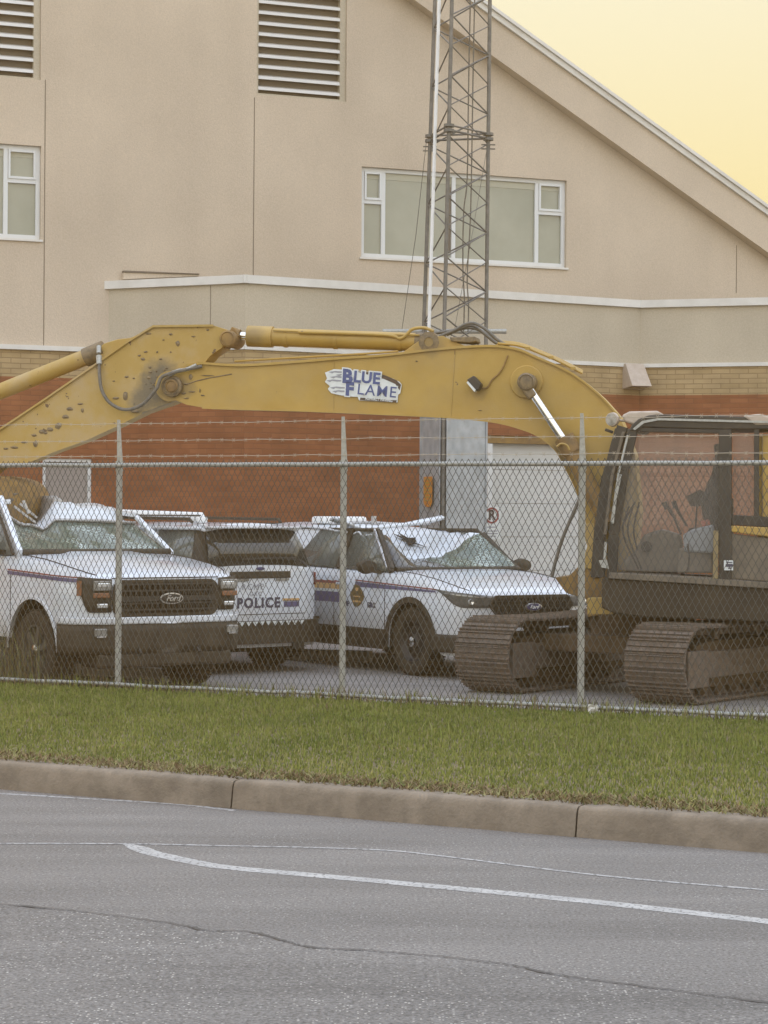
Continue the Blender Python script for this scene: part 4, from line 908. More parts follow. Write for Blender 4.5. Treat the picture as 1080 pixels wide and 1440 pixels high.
# ------------------------------------------------------------------ PICKUP
TP = Pose(-2.77, 22.3, YG, atan2(-.8, .6))
TW = [(-4.95, .93), (-4.85, .98), (-4.5, 1.0), (.45, 1.0), (.65, .98), (.78, .935), (.86, .875), (.92, .79), (.95, .69)]
TT = [(-4.95, 1.36), (-2.95, 1.38), (-.6, 1.39), (-.4, 1.385), (0, 1.355), (.4, 1.305), (.7, 1.255), (.86, 1.215), (.92, 1.19), (.95, 1.15)]
tr = empty('pickup_truck', TP); tag(tr, 'white police pickup truck with black grille, its cab crushed under the excavator bucket', 'pickup truck')
def tr_sect(x):
    w = interp(TW, x); T = interp(TT, x); hb = .03 if x > -.45 else 0
    o = [(0, T+hb), (.36*w, T+hb), (.46*w, T+.004), (.84*w, T-.008), (.935*w, T-.03), (.985*w, T-.10), (w, T-.20), (w, .98), (w, .75), (.985*w, .62), (.96*w, .50)]
    out = []; zz = 9
    for y, z in o: zz = min(zz, z); out.append((y, zz))
    return out
tar = (0, -3.7); TR = .53; TC = .42
xs = stations(-4.95, .95, tar, TR, extra=[.85, .88, .91, .93, -.45, -.5])
body('body', dict(xs=xs, sect=tr_sect, bot=lambda x: max(.52 if x < .7 else .70, arch(x, tar, TC, TR)), cabin=(-2.9, -.47), open_k=3), tr, M['paint'])
m = MB(); m.box(-4.8, .8, -.68, .68, .34, .8); m.box(-4.7, .78, -.72, .72, .78, 1.1); m.box(-3.1, -.6, -.9, .9, .45, .7); m.build('underbody', M['void'], tr)
for s in (-1, 1):
    m = MB()
    for c in tar:
        ring = []
        for k in range(25):
            a = pi*k/24; ring.append([Vector((c+rr*cos(a), s*(min(interp(TW, c+rr*cos(a)), 1.0)+.010), TC+rr*sin(a))) for rr in (TR-.01, TR+.02)])
        m = MB(); m.grid(ring); m.build('arch_lip', M['paint'], tr, solid=.012)
    for c in tar: wheel(tr, c, s*.85, .415, .27, M['rimgrey'], s)
    P = [(-2.95+k*.25, s*1.02) for k in range(10)]; m = MB(); m.box(-3.0, -.65, min(s*.95, s*1.10), max(s*.95, s*1.10), .42, .48); m.build('side_step', M['black'], tr, bevel=.01)
# front end
x = .955
def rrect(y0, y1, z0, z1, r_, n=6):
    O = []
    for cy, cz, a0 in ((y1-r_, z1-r_, 0), (y0+r_, z1-r_, pi/2), (y0+r_, z0+r_, pi), (y1-r_, z0+r_, 1.5*pi)):
        for k in range(n+1): a = a0+pi/2*k/n; O.append((cy+r_*cos(a), cz+r_*sin(a)))
    return O
m = MB(); m.prism([(x-.03, a, b) for a, b in rrect(-.615, .625, .785, 1.155, .11)], (.045, 0, 0)); g = m.build('grille', M['black'], tr, bevel=.008)
m = MB(); m.prism([(x+.016, a, b) for a, b in rrect(-.50, .51, .82, 1.125, .10)], (.003, 0, 0)); m.build('grille_recess', M['void'], g)
m = MB()
for k in range(5): m.box(x+.020, x+.045, -.54, .55, .845+k*.064, .861+k*.064)
for k in range(-8, 9):
    for j in range(4): 
        y = k*.062+(j % 2)*.031; m.box(x+.020, x+.038, y-.006, y+.006, .861+j*.064, .909+j*.064)
m.box(x+.020, x+.055, -.55, .56, .938, .975); m.build('grille_bars', M['darkmetal'], g)
for r0, r1, dx, mt, nm in ((.135, .058, .056, M['rimsilver'], 'emblem'), (.118, .045, .070, M['rimdark'], 'emblem_field')):
    m = MB(); m.lathe([(1, 0), (1, .012), (0, .016)], (0, 0, 0), (1, 0, 0), 32); m.v = [(x+dx+v[0], .03+v[1]*r0, .965+v[2]*r1) for v in m.v]; m.build(nm, mt, g, smooth=40)
put_text('lettering', 'Ford', .085, M['rimsilver'], (x+.088, .03, .965), (0, 1, 0), (0, 0, 1), g, shear=.4, bold=.002)
for s in (-1, 1):
    P = corner_path(TW, .80, .625, s); P = resample([(a, b, 0) for a, b in P], 14); P2 = P if s < 0 else P[::-1]
    t = [k/13 for k in range(14)]; t = t if s < 0 else t[::-1]
    h = patch(P2, [lerp(1.185, 1.165, u) for u in t], [lerp(1.06, .835, ss(0, .35, u)) for u in t], .012).build('headlight', M['black'], tr, smooth=50, solid=.012)
    a = P[8]; 
    m = MB(); m.box(x+.012, x+.03, s*.64 if s > 0 else s*.84, s*.84 if s > 0 else s*.64, 1.05, 1.15); m.build('lamp_cluster', M['lens'], h, bevel=.01)
    m = MB(); m.box(x+.012, x+.034, min(s*.66, s*.80), max(s*.66, s*.80), 1.085, 1.13); m.build('projector', M['lensw'], h, bevel=.01)
    m = MB(); m.box(x+.012, x+.030, min(s*.66, s*.84), max(s*.66, s*.84), .98, 1.03); m.build('turn_signal', M['amber'], h, bevel=.008)
    m = MB(); m.box(x+.012, x+.034, min(s*.68, s*.80), max(s*.68, s*.80), .88, .925); m.build('projector', M['lensw'], h, bevel=.01)
    e = P[:3] if s < 0 else P[:3][::-1]; patch(e, 1.15, 1.0, .026).build('side_marker', M['amber'], h, solid=.004)
BP = corner_path(TW, .56, 0, -1)+corner_path(TW, .56, 0, 1)[::-1]
patch(BP, .785, .715, .04).build('bumper_band', M['paint'], tr, smooth=40, solid=.03)
patch(BP, .712, .42, .035).build('front_bumper', M['black'], tr, smooth=40, solid=.05)
m = MB(); m.box(.62, .98, -.78, .78, .28, .43); m.build('front_valance', M['black'], tr, bevel=.03)
for s in (-1, 1): m = MB(); m.box(x+.035, x+.06, min(s*.70, s*.84), max(s*.70, s*.84), .60, .68); f = m.build('fog_lamp', M['lens'], tr, bevel=.012); m = MB(); m.box(x+.05, x+.066, min(s*.72, s*.82), max(s*.72, s*.82), .59, .605); m.build('lamp_trim', M['chrome'], f)
for s in (-1, 1): m = MB(); m.tube([(x+.06, s*.34, .46), (x+.10, s*.34, .43), (x+.06, s*.34, .40)], .014, 8); m.build('tow_hook', M['darkmetal'], tr, smooth=40)
m = MB(); P = side_path(-.55, .86, -1, 14, TW); zz = [lerp(1.235, 1.185, k/13) for k in range(14)]
patch(P, zz, [z-.014 for z in zz], .004, 1).build('stripe', M['redst'], tr); patch(P, [z-.020 for z in zz], [z-.055 for z in zz], .004, 1).build('stripe', M['bluegrey'], tr)
m = MB(); m.box(-.488, -.480, -1.003, -.999, .60, 1.20); m.build('shut_lines', M['void'], tr)
for s in (-1, 1):
    xs_ = np.linspace(-.42, .86, 16); m = MB(); m.tube([(x_, s*.86*interp(TW, x_), interp(TT, x_)-.010) for x_ in xs_], .006, 6); m.build('hood_seam', M['void'], tr)
m = MB(); m.tube([(.952, y, 1.172) for y in np.linspace(-.62, .62, 9)], .006, 6); m.build('hood_seam', M['void'], tr)
m = MB(); m.tube([(-.47+.05*(1-(y/.9)**2), y, 1.402) for y in np.linspace(-.88, .90, 15)], .036, 8); m.build('cowl', M['black'], tr, smooth=50)
# crushed cab
def TB(x, s): return Vector((x, s*.93, 1.375))
YV = -.47
def trz(x, y):
    f = ss(-3.1, -1.45, x); d = y-YV-.72*max(0, -1.2-x); e_ = 1-ss(-1.5, -1.22, x)
    v = interp([(-.5, .0), (-.05, .29), (.08, .29), (.15, .20), (.3, .04), (1.1, .05)], d)
    drop = ss(-1.55, -1.15, x)*.20*ss(.05, .22, d)
    return 1.93+.02*(1-(y/.8)**2)-v*f-drop+.035*nz(x*3, y*4, 2)*f*e_+.02*f*e_*nz(x*8, y*9, 6)-.09*f*e_*abs(nz(x*2.8, y*3.4, 9))+.02*f
rows = []
for i in range(44):
    u = i/43; row = []
    for y in np.linspace(-.76, .80, 37):
        hx = -1.20+.15*ss(-.6, .3, y); xx = lerp(-2.95, hx, u); row.append(Vector((xx, y, trz(xx, y))))
    rows.append(row)
quadsheet(rows, 'roof', M['crumple'], tr, .02, 22); edge = rows[-1]; g = []
for k, e in enumerate(edge):
    t = k/36; b = Vector((-.46, lerp(-.88, .90, t), 1.385)); g.append([b.lerp(e, u)+Vector((.06*sin(pi*u)*nz(t*6, u*2, 3), 0, 0)) for u in np.linspace(0, 1, 7)])
quadsheet(g, 'windshield', M['windshield'], tr, .006)
m = MB(); m.tube([e+Vector((.012, 0, .012)) for e in edge], .018, 6); m.build('header_edge', M['bareedge'], tr, smooth=50)
m = MB(); m.bar((-.42, -.93, 1.37), (-1.22, -.755, 1.94), .15, .06, up=(0, 1, .3)); m.bar((-.46, .93, 1.38), (-1.0, .79, 1.78), .05, .05, up=(0, 1, .3))
for s in (-1, 1): m.bar((-1.75, s*.93, 1.37), (-1.8, s*.77, 1.90), .1, .05, up=(0, 1, .3)); m.bar((-2.85, s*.93, 1.37), (-2.8, s*.77, 1.90), .2, .05, up=(0, 1, .3)); m.bar((-1.0, s*.765, 1.93 if s < 0 else 1.80), (-2.9, s*.765, 1.92), .06, .05)
m.build('cab_pillar', M['paint'], tr, bevel=.01)
m = MB(); m.bar((-.50, -.965, 1.385), (-1.27, -.79, 1.92), .02, .02); m.build('pillar_seal', M['black'], tr)
for s in (-1, 1):
    for x0, x1, u0, u1 in ((-.60, -1.70, -1.32, -1.76), (-1.80, -2.76, -1.85, -2.72)): quadsheet([[TB(x0, s), TB(x1, s)], [Vector((u0, s*.77, 1.88 if s < 0 else 1.78)), Vector((u1, s*.77, 1.88))]], 'side_window', M['glass'], tr)
m = MB()
for y in (-.45, .45): m.box(-1.6, -1.45, y-.25, y+.25, .9, 1.5); m.box(-1.58, -1.48, y-.13, y+.13, 1.5, 1.58)
m.box(-2.8, -.5, -.9, .9, .80, .84); m.box(-.95, -.48, -.88, .88, 1.0, 1.34); m.box(-2.9, -2.8, -.9, .9, .8, 1.5); m.build('interior', M['void'], tr)
# folded flap of roof metal standing out of the dent
a = TP.loc(0, -1.55, 61, 742); b = TP.loc(0, -1.55, 79, 697); c = TP.loc(0, -1.55, 90, 705); d = TP.loc(0, -1.55, 74, 742)
rows = []
for k in range(8):
    u = k/7; L_ = a.lerp(b, u); R_ = d.lerp(c, u); rows.append([L_+Vector((-.35*1, 0, .02*nz(u*4, 1))), L_+Vector((.02*nz(u*5, 2), .01*nz(u*7, 5), 0)), R_+Vector((.04*nz(u*6, 3), 0, 0)), R_+Vector((-.3, .05, -.02))])
quadsheet(rows, 'folded_roof_flap', M['bareedge'], tr, .012, 40)
m = MB(); 
for q_ in (((28, 708), (52, 728)), ((33, 704), (40, 722)), ((20, 712), (50, 735))): m.bar(TP.loc(0, -1.2, *q_[0]), TP.loc(0, -1.15, *q_[1]), .035, .02)
m.build('broken_trim', M['bareedge'], tr)
for s in (-1,):
    mo = MB(); mo.lathe([(0, -.10), (.10, -.09), (.12, 0), (.10, .07), (0, .09)], (0, 0, 0), (1, 0, 0), 16); mo.v = [(v[0]-.80, s*1.20+v[1]*1.1, 1.50+v[2]*1.3) for v in mo.v]; mo.bar((-.78, s*.93, 1.40), (-.78, s*1.12, 1.42), .08, .05); mo.build('door_mirror', M['black'], tr, smooth=45)
# ------------------------------------------------------------------ EXCAVATOR (built in world space, root moved under it at the end)
ex = empty('excavator', loc=(0, 0, 0)); tag(ex, 'dusty yellow crawler excavator with its arm stretched over the crushed police vehicles', 'excavator')
SPz = Pose(3.2, 22.2, YG, atan2(.208, -.978))
def wv(p): return SPz.w(p[0], p[1], p[2])
def S(px, py, y): return wv(SPz.loc(1, y, px, py))
latv = SPz.w(0, -1, 0)-SPz.w(0, 0, 0)       # towards the far side, 1 m
def plate(pts, y, w, name, mat, bevel=.012, parent=None): m = MB(); m.prism([S(a, b, y) for a, b in pts], latv*w); return m.build(name, mat, parent or ex, bevel=bevel)
def cpx(pts, n=5): return [(v.x, v.y) for v in curve_pts([(a, b, 0) for a, b in pts], n)]
def round_(cx, cy, r_, a0, a1, n=8): return [(cx+r_*cos(RAD(lerp(a0, a1, k/n))), cy+r_*sin(RAD(lerp(a0, a1, k/n)))) for k in range(n+1)]
boomtop = cpx([(283, 510), (340, 513), (420, 508), (480, 503), (540, 499), (620, 490), (685, 486), (725, 490), (755, 502), (790, 517), (815, 532), (845, 557), (872, 587)], 4)
boombot = cpx([(838, 800), (826, 745), (812, 695), (793, 655), (778, 630), (755, 612), (730, 602), (700, 594), (660, 589), (620, 586), (540, 582), (420, 577), (340, 575), (284, 573)], 4)
outline = [(247, 563)]+round_(240, 543, 22, 100, 250, 9)+[(250, 521), (262, 515)]+boomtop+[(893, 640), (900, 720), (893, 790), (870, 812)]+boombot+[(262, 569)]
boom = plate(outline, .20, .40, 'boom', M['yellow'], .008)
# top and bottom flanges of the box section, standing proud
m = MB(); tp = [(262, 513)]+boomtop
for y0 in (.225,):
    rows = [[S(a, b-1.2, y0), S(a, b-1.2, -y0), S(a, b+2.2, -y0), S(a, b+2.2, y0)] for a, b in tp]; m.grid(rows, closed=True)
bt = boombot[6:]; rows = [[S(a, b-2, .225), S(a, b-2, -.225), S(a, b+1.6, -.225), S(a, b+1.6, .225)] for a, b in bt]; m.grid(rows, closed=True)
m.build('boom_flange', M['yellow'], boom)
# pin bosses
def boss(px, py, y, r_, h, name, mat, parent=ex, prof=None):
    c = S(px, py, y); m = MB(); m.lathe(prof or [(r_, -h), (r_, 0), (r_*.8, .015), (r_*.75, .005), (r_*.35, .012), (0, .012)], c, -latv, 28); return m.build(name, mat, parent, smooth=35)
boss(241, 543, .255, .115, .10, 'pin_boss', M['grease'], boom); boss(241, 543, .27, .07, .05, 'pin', M['dirtyel'], boom)
boss(740, 537, .215, .175, .01, 'boss_plate', M['yellow'], boom, [(.175, -.02), (.175, 0), (.165, .008), (0, .008)])
boss(740, 537, .40, .095, .20, 'cylinder_boss', M['grease'], boom)
m = MB(); m.bar(S(736, 540, .34), S(750, 559, .34), .10, .12, up=latv); m.build('rod_eye', M['grease'], boom, bevel=.02)
m = MB(); m.tube([S(a, b, .202) for a, b in ((262, 541), (275, 536), (297, 531), (326, 526))], .006, 5); m.build('weld_seam', M['grease'], boom)
m = MB(); m.tube([S(a, b, .202) for a, b in ((470, 506), (469, 577))], .005, 5); m.build('weld_seam', M['yellow2'], boom)
m = MB(); m.tube([S(a, b, .202) for a, b in ((640, 491), (634, 586))], .005, 5); m.build('weld_seam', M['yellow2'], boom)
# work lamp on the boom side
m = MB(); m.prism([S(a, b, .36) for a, b in ((656, 534), (666, 528), (677, 540), (673, 549), (668, 549))], latv*.13); wl_ = m.build('work_lamp', M['darkmetal'], ex, bevel=.012)
MB().prism([S(a, b, .365) for a, b in ((658, 536), (669, 548), (667, 551), (656, 538))], latv*.12).build('lens', M['stickerwhite'], wl_)
m = MB(); m.tube(curve_pts([S(a, b, .215) for a, b in ((714, 500), (708, 515), (701, 526), (692, 534), (685, 545), (676, 546))], 4), .009, 6); m.build('lamp_cable', M['dirtyel'], wl_, smooth=40)
# sticker
SO = S(510, 541, .213); sr = (S(560, 545.5, .213)-S(460, 536.5, .213)).normalized(); snv = -latv; sup = snv.cross(sr).normalized()
def sk(px, py): return S(px, py, .213)
st = MB(); O = [(457, 524), (470, 519), (500, 521), (530, 524), (536, 526), (540, 528), (552, 532), (562, 537), (565, 541), (563, 553), (560, 555), (559, 566), (505, 563), (503, 558), (497, 558), (480, 556), (466, 553), (461, 547), (464, 543), (457, 537), (460, 532)]
st.prism([S(a, b, .213) for a, b in O], latv*-.003); stk = st.build('sticker', M['stickerwhite'], boom)
def lay(O, mt, name, d): m = MB(); m.prism([S(a, b, .216) for a, b in O], latv*-d); m.build(name, mt, stk)
lay([(500, 522), (530, 524), (545, 529), (558, 535), (564, 541), (562, 549), (556, 540), (540, 533)], M['stickerdark'], 'swoosh', .002)
lay([(507, 559), (558, 563), (557, 566), (506, 562.5)], M['stickerdark'], 'underline', .002)
for a, b in ((462, 523), (464, 530), (459, 535), (464, 545), (467, 550), (472, 527)):
    lay([(a, b), (a+9, b-1.5), (a+24, b-.3), (a+26, b+1.2), (a+14, b+1.5), (a+8, b+.6), (a+5, b+2.2)], M['inkfaint'], 'flame_streak', .002)
def stext(s, px, py, size, mt, out=None, **k):
    if out: put_text('lettering_edge', s, size, out, S(px, py, .213)+snv*.006, sr, sup, stk, bold=k.get('bold', 0)+.013, extrude=.001, shear=k.get('shear', 0), spacing=k.get('spacing', 1))
    put_text('lettering', s, size, mt, S(px, py, .213)+snv*.009, sr, sup, stk, extrude=.001, **k)
stext('B', 489, 530, .195, M['stickerblue'], M['stickerwhite'], bold=.010, shear=-.05); stext('LUE', 516, 531.8, .166, M['stickerblue'], M['stickerwhite'], bold=.006, spacing=1.07)
stext('F', 492, 548, .190, M['stickerblue'], M['stickerwhite'], bold=.010, shear=-.05); stext('LAME', 530, 550.3, .164, M['stickerblue'], M['stickerwhite'], bold=.001, spacing=1.14)
stext('ASPHALT PAVING', 533, 562.3, .036, M['stickerwhite'], None, bold=.001, spacing=1.05)
# stick
stick_o = [(-150, 735), (-80, 712), (0, 655), (33, 652), (73, 635), (120, 618), (164, 598), (200, 580), (240, 566), (262, 552), (280, 520), (296, 500), (312, 489), (326, 466), (300, 457.5), (215, 458.5), (178, 481), (134, 512), (60, 563), (0, 603), (-80, 652), (-150, 690)]
stick = plate(stick_o, .155, .31, 'stick', M['yellow2'], .01)
m = MB(); e = [(-150, 690), (-80, 652), (0, 603), (60, 563), (134, 512), (178, 481), (215, 458.5), (300, 457.5)]
m.grid([[S(a, b-1.3, .18), S(a, b-1.3, -.18), S(a, b+1.8, -.18), S(a, b+1.8, .18)] for a, b in e], closed=True)
e = [(0, 655), (33, 652), (73, 635), (120, 618), (164, 598), (200, 580)]
m.grid([[S(a, b-1.3, .18), S(a, b-1.3, -.18), S(a, b+1.8, -.18), S(a, b+1.8, .18)] for a, b in e], closed=True); m.build('stick_flange', M['yellow2'], stick)
boss(320, 476, .20, .09, .38, 'rod_pin', M['dirtyel'], stick)
m = MB(); m.prism([S(a, b, .10) for a, b in ((309, 489), (326, 459), (331, 462), (336, 472), (330, 480), (316, 489))], latv*.2); m.build('rod_clevis', M['dirtyel'], stick, bevel=.01)
# mud and scrape marks: caked lumps
def lumps(name, pts, y, mat, parent):
    m = MB()
    for px, py, rw, rh in pts:
        O = []
        for k in range(9):
            a = 2*pi*k/9; q_ = 1+.55*nz(px+k*1.7, py); O.append(S(px+rw*cos(a)*q_, py+rh*sin(a)*q_, y))
        c = S(px, py, y+.012); m.add(O+[c], [(k, (k+1) % 9, 9) for k in range(9)])
    me = parent.data; bm = bmesh.new(); bm.from_mesh(me); n0 = len(bm.faces); t_ = bpy.data.meshes.new('spots'); t_.from_pydata([tuple(v) for v in m.v], [], m.f); bm.from_mesh(t_)
    me.materials.append(mat); k = len(me.materials)-1; bm.faces.ensure_lookup_table()
    for f in bm.faces[n0:]: f.material_index = k
    bm.to_mesh(me); bm.free(); bpy.data.meshes.remove(t_)
L_ = [(48, 612, 4, 2), (59, 607, 4, 3), (70, 604, 5, 3), (82, 599, 5, 5), (92, 586, 5, 3), (98, 575, 5, 3), (113, 568, 4, 1.5), (116, 577, 2, 3), (20, 629, 6, 2), (8, 631, 4, 1.5), (50, 624, 3, 5), (34, 622, 5, 1.5), (64, 609, 3, 2), (176, 557, 3.5, 6), (163, 560, 5, 2), (190, 579, 6, 2), (178, 530, 3, 1.5), (201, 505, 3, 2), (209, 531, 3, 2), (250, 483, 3, 4), (209, 469, 4, 2), (196, 500, 2, 1.5), (226, 505, 2, 1.5), (272, 473, 3, 1), (160, 536, 2, 1), (198, 570, 4, 3), (240, 470, 3, 1.5), (221, 495, 1.5, 1.5), (188, 532, 2, 1), (205, 495, 2.5, 1.5), (230, 478, 2, 1), (292, 464, 2, 1.5)]
for k in range(30):
    L_.append((205+45*random.random()**.7, 545-40*random.random()+10*random.random(), .8+1.6*random.random(), .6+1.2*random.random()))
lumps('mud_spots', L_, .158, M['grease'], stick)
def add_stain(mat, spots_, colr, thr=.75):
    nt = mat.node_tree; L = nt.links.new; b = nt.nodes['Principled BSDF']; src = b.inputs['Base Color'].links[0].from_socket
    tc = N(nt, 'ShaderNodeTexCoord').outputs['Object']; n = N(nt, 'ShaderNodeTexNoise'); n.inputs['Scale'].default_value = 9; n.inputs['Detail'].default_value = 8; n.inputs['Roughness'].default_value = .7; L(tc, n.inputs['Vector'])
    for c, rad, amt in spots_:
        d = N(nt, 'ShaderNodeVectorMath', operation='DISTANCE'); L(tc, d.inputs[0]); d.inputs[1].default_value = tuple(c)
        k = N(nt, 'ShaderNodeMath', operation='MULTIPLY_ADD'); L(d.outputs['Value'], k.inputs[0]); k.inputs[1].default_value = 1/rad; L(n.outputs['Fac'], k.inputs[2])
        mr = N(nt, 'ShaderNodeMapRange'); L(k.outputs[0], mr.inputs[0]); mr.inputs[1].default_value = thr+.15; mr.inputs[2].default_value = thr+.75; mr.inputs[3].default_value = amt; mr.inputs[4].default_value = 0
        x = N(nt, 'ShaderNodeMix', data_type='RGBA'); L(mr.outputs[0], x.inputs[0]); L(src, x.inputs[6]); x.inputs[7].default_value = colr+(1,); src = x.outputs[2]
    L(src, b.inputs['Base Color'])
add_stain(M['yellow2'], [(S(226, 530, .155), .24, .9), (S(212, 550, .155), .22, .85), (S(196, 568, .155), .17, .7), (S(228, 556, .155), .18, .8)], (.12, .105, .075))
add_stain(M['yellow'], [(S(241, 543, .2), .20, .8), (S(262, 545, .2), .14, .5), (S(742, 545, .2), .17, .5), (S(675, 552, .2), .10, .45), (S(606, 486, .1), .2, .6), (S(355, 473, .1), .16, .5), (S(800, 640, .2), .3, .5)], (.16, .12, .065))
lumps('grease_smear', [(262, 540, 4, 1.5), (268, 530, 3, 4), (258, 553, 4, 1.5), (270, 551, 5, 1), (285, 556, 3, 1), (262, 560, 4, 1), (292, 528, 10, .7), (130+545, 577, 3, .6), (586, 508, 1.5, 1.2), (281, 549, 1, 3)], .206, M['grease'], boom)
# stick cylinder on top of the boom
def cyl(a, b, r_, name, mat, parent=ex, n=20): m = MB(); m.tube([a, b], r_, n); return m.build(name, mat, parent, smooth=40)
c1_ = cyl(S(352, 473, 0), S(600, 481.5, 0), .098, 'stick_cylinder', M['yellow']); cyl(S(349, 472.6, 0), S(384, 474, 0), .115, 'gland', M['yellow'], c1_); cyl(S(318, 470.5, 0), S(350, 472.7, 0), .042, 'rod', M['chrome'], c1_)
m = MB(); m.tube([S(328, 471, 0), S(338, 471.7, 0)], .066, 14); m.build('rod_eye', M['dirtyel'], c1_, smooth=40)
m = MB(); m.lathe([(.11, -.12), (.11, .12), (.05, .13), (.05, -.13)], S(606, 482, 0), -latv, 24); m.tube([S(585, 481, 0), S(608, 482, 0)], .105, 14); m.build('base_eye', M['grease'], c1_, smooth=40)
m = MB(); m.tube(curve_pts([S(a, b, .11) for a, b in ((420, 467), (540, 471), (562, 476), (572, 470), (580, 463), (596, 461), (610, 466))], 5), .018, 8); m.tube([S(a, b, .10) for a, b in ((384, 464.5), (420, 466), (590, 471.5))], .012, 6)
for q_ in (400, 470, 560): m.tube([S(q_, 474.5+(q_-380)*.034, .0), S(q_+5, 474.6+(q_-380)*.034, 0)], .104, 20)
m.build('feed_pipe', M['yellow'], c1_, smooth=40)
plate([(560, 500), (596, 474), (622, 472), (655, 487), (672, 489), (690, 489), (600, 500)], .12, .24, 'cylinder_bracket', M['yellow'], .008)
plate([(632, 474), (668, 473), (670, 480), (660, 482), (634, 480)], .16, .3, 'valve_block', M['grease'], .01)
# bucket cylinder along the stick
c2_ = cyl(S(-160, 615, 0), S(134, 497, 0), .090, 'bucket_cylinder', M['yellow2']); 
cyl(S(120, 503, 0), S(147, 491.5, 0), .105, 'end_cap', M['grease'], c2_)
plate([(136, 492), (146, 483), (165, 477), (183, 475), (196, 470), (176, 484), (145, 506)], .09, .18, 'cylinder_bracket', M['yellow2'], .008)
m = MB(); m.tube([S(139, 487, .12), S(139, 497, .16)], .026, 10); m.tube([S(139, 500, .17), S(139.5, 512, .19)], .032, 10); m.build('hose_fitting', M['galv'], ex, smooth=40)
m = MB(); m.tube(curve_pts([S(a, b, y) for a, b, y in ((139.5, 510, .19), (140, 528, .21), (143, 548, .23), (153, 565, .24), (170, 575, .25), (186, 575, .26), (201, 568, .27), (212, 557, .28), (221, 545, .29), (227, 531, .29), (240, 525, .30), (256, 521, .27), (284, 515, .24))], 6), .019, 8); m.build('hose', M['hose'], ex, smooth=50)
m = MB(); m.tube(curve_pts([S(a, b, .26) for a, b in ((236, 527), (250, 521), (262, 519), (276, 513))], 5), .017, 8); m.tube([S(237, 527, .26), S(246, 523, .27)], .024, 8); m.build('steel_pipe', M['galv'], ex, smooth=50)
# bundle of hoses and pipes on the boom top
for k, P in enumerate(([(618, 473), (640, 464), (655, 456), (668, 455), (684, 464), (700, 478), (716, 487)], [(628, 471), (648, 462), (665, 458), (682, 470), (697, 482), (712, 488)], [(600, 470), (630, 466), (660, 461), (680, 467), (700, 480)])):
    m = MB(); m.tube(curve_pts([S(a, b, .10-.1*k) for a, b in P], 6), .017, 8); m.build('hose', M['hose'], ex, smooth=50)
m = MB()
for k in range(4):
    y = .14-.09*k; m.tube(curve_pts([S(a, b-2-k, y) for a, b in ((700, 485), (730, 488), (760, 499), (790, 512), (819, 527))], 5), .014, 7)
m.build('steel_pipe', M['yellow'], ex, smooth=50)
m = MB()
for a, b in ((742, 493), (775, 506), (806, 521)): m.bar(S(a, b-3, .20), S(a, b-3, -.20), .05, .03)
m.build('pipe_clamp', M['yellow'], ex)
m = MB(); m.tube(curve_pts([S(a, b, .16) for a, b in ((420, 512), (520, 505), (600, 500), (680, 493), (700, 485))], 5), .012, 7); m.tube(curve_pts([S(a, b, .1) for a, b in ((330, 508), (430, 502), (520, 497), (560, 494))], 5), .012, 7); m.build('steel_pipe', M['yellow'], ex, smooth=50)
# boom cylinders, one each side
for y in (.33, -.33):
    c_ = cyl(S(797, 622, y), S(856, 735, y), .092, 'boom_cylinder', M['dirtyel']); cyl(S(745, 548, y), S(803, 634, y), .046, 'rod', M['chrome'], c_); cyl(S(793, 615, y), S(805, 637, y), .105, 'gland', M['dirtyel'], c_)
    m = MB(); m.tube(curve_pts([S(a, b, y+.10) for a, b in ((783, 628), (789, 624), (797, 626), (801, 633))], 4), .012, 6); m.build('feed_pipe', M['yellow'], c_, smooth=40)
# bucket on the end of the stick, biting into the cab roof
bo = cpx([(-180, 700), (-120, 676), (-60, 668), (-10, 669), (20, 678), (32, 696), (34, 714), (27, 738), (18, 750)], 4); bi = cpx([(12, 744), (16, 730), (22, 714), (18, 700), (5, 690), (-30, 684), (-90, 687), (-180, 715)], 4)
rows = []
m = MB(); O = [S(a, b, .40) for a, b in bo+bi]; m.prism(O, latv*.80); bk = m.build('bucket', M['dirtyel'], ex)
for y in (.41, -.38): plate([(-180, 700), (-120, 678), (-60, 671), (-10, 672), (16, 682), (26, 699), (26, 717), (15, 740), (-30, 744), (-180, 744)], y, .03, 'side_plate', M['dirtyel'], .004, bk)
for k in range(5):
    y = .34-.17*k; plate([(13, 744), (27, 740), (23, 758), (19, 764)], y, .07, 'tooth', M['grease'], .004, bk)
lumps('dried_mud', [(14, 703, 6, 3), (21, 695, 4, 2)], .445, M['midplastic'], bk)
# cab
CY, CF = 1.15, .28
def bars(pts, y, w, d, name, mat, parent=None, bevel=.006):
    m = MB(); P = [S(a, b, y) for a, b in pts]
    for a, b in zip(P, P[1:]): m.bar(a, b, w, d, up=latv)
    return m.build(name, mat, parent or ex, bevel=bevel)
cab = plate([(884, 606), (888, 598), (898, 589), (912, 584), (935, 582.5), (1060, 586), (1120, 589), (1120, 604), (1075, 603.5), (1015, 604), (905, 601), (898, 607)], CY+.03, CY-CF+.06, 'cab_roof', M['darkmetal'], .012)
m = MB(); m.grid([[S(a, b, CY+.045) for a, b in ((890, 603), (903, 592), (925, 588), (1120, 593))], [S(a, b, CY+.045) for a, b in ((893, 605), (906, 595), (926, 591), (1120, 596))]]); m.build('roof_seam', M['galv'], cab, solid=.01)
plate([(874, 584), (885, 578.5), (926, 577.5), (928, 583.5), (912, 588), (902, 596), (890, 597), (878, 593)], CY, .80, 'roof_lamp_guard', M['cream'], .02, cab); plate([(1044, 584.5), (1066, 582), (1085, 585), (1110, 590), (1110, 597), (1062, 598)], CY+.04, .80, 'roof_lamp_guard', M['cream'], .02, cab)
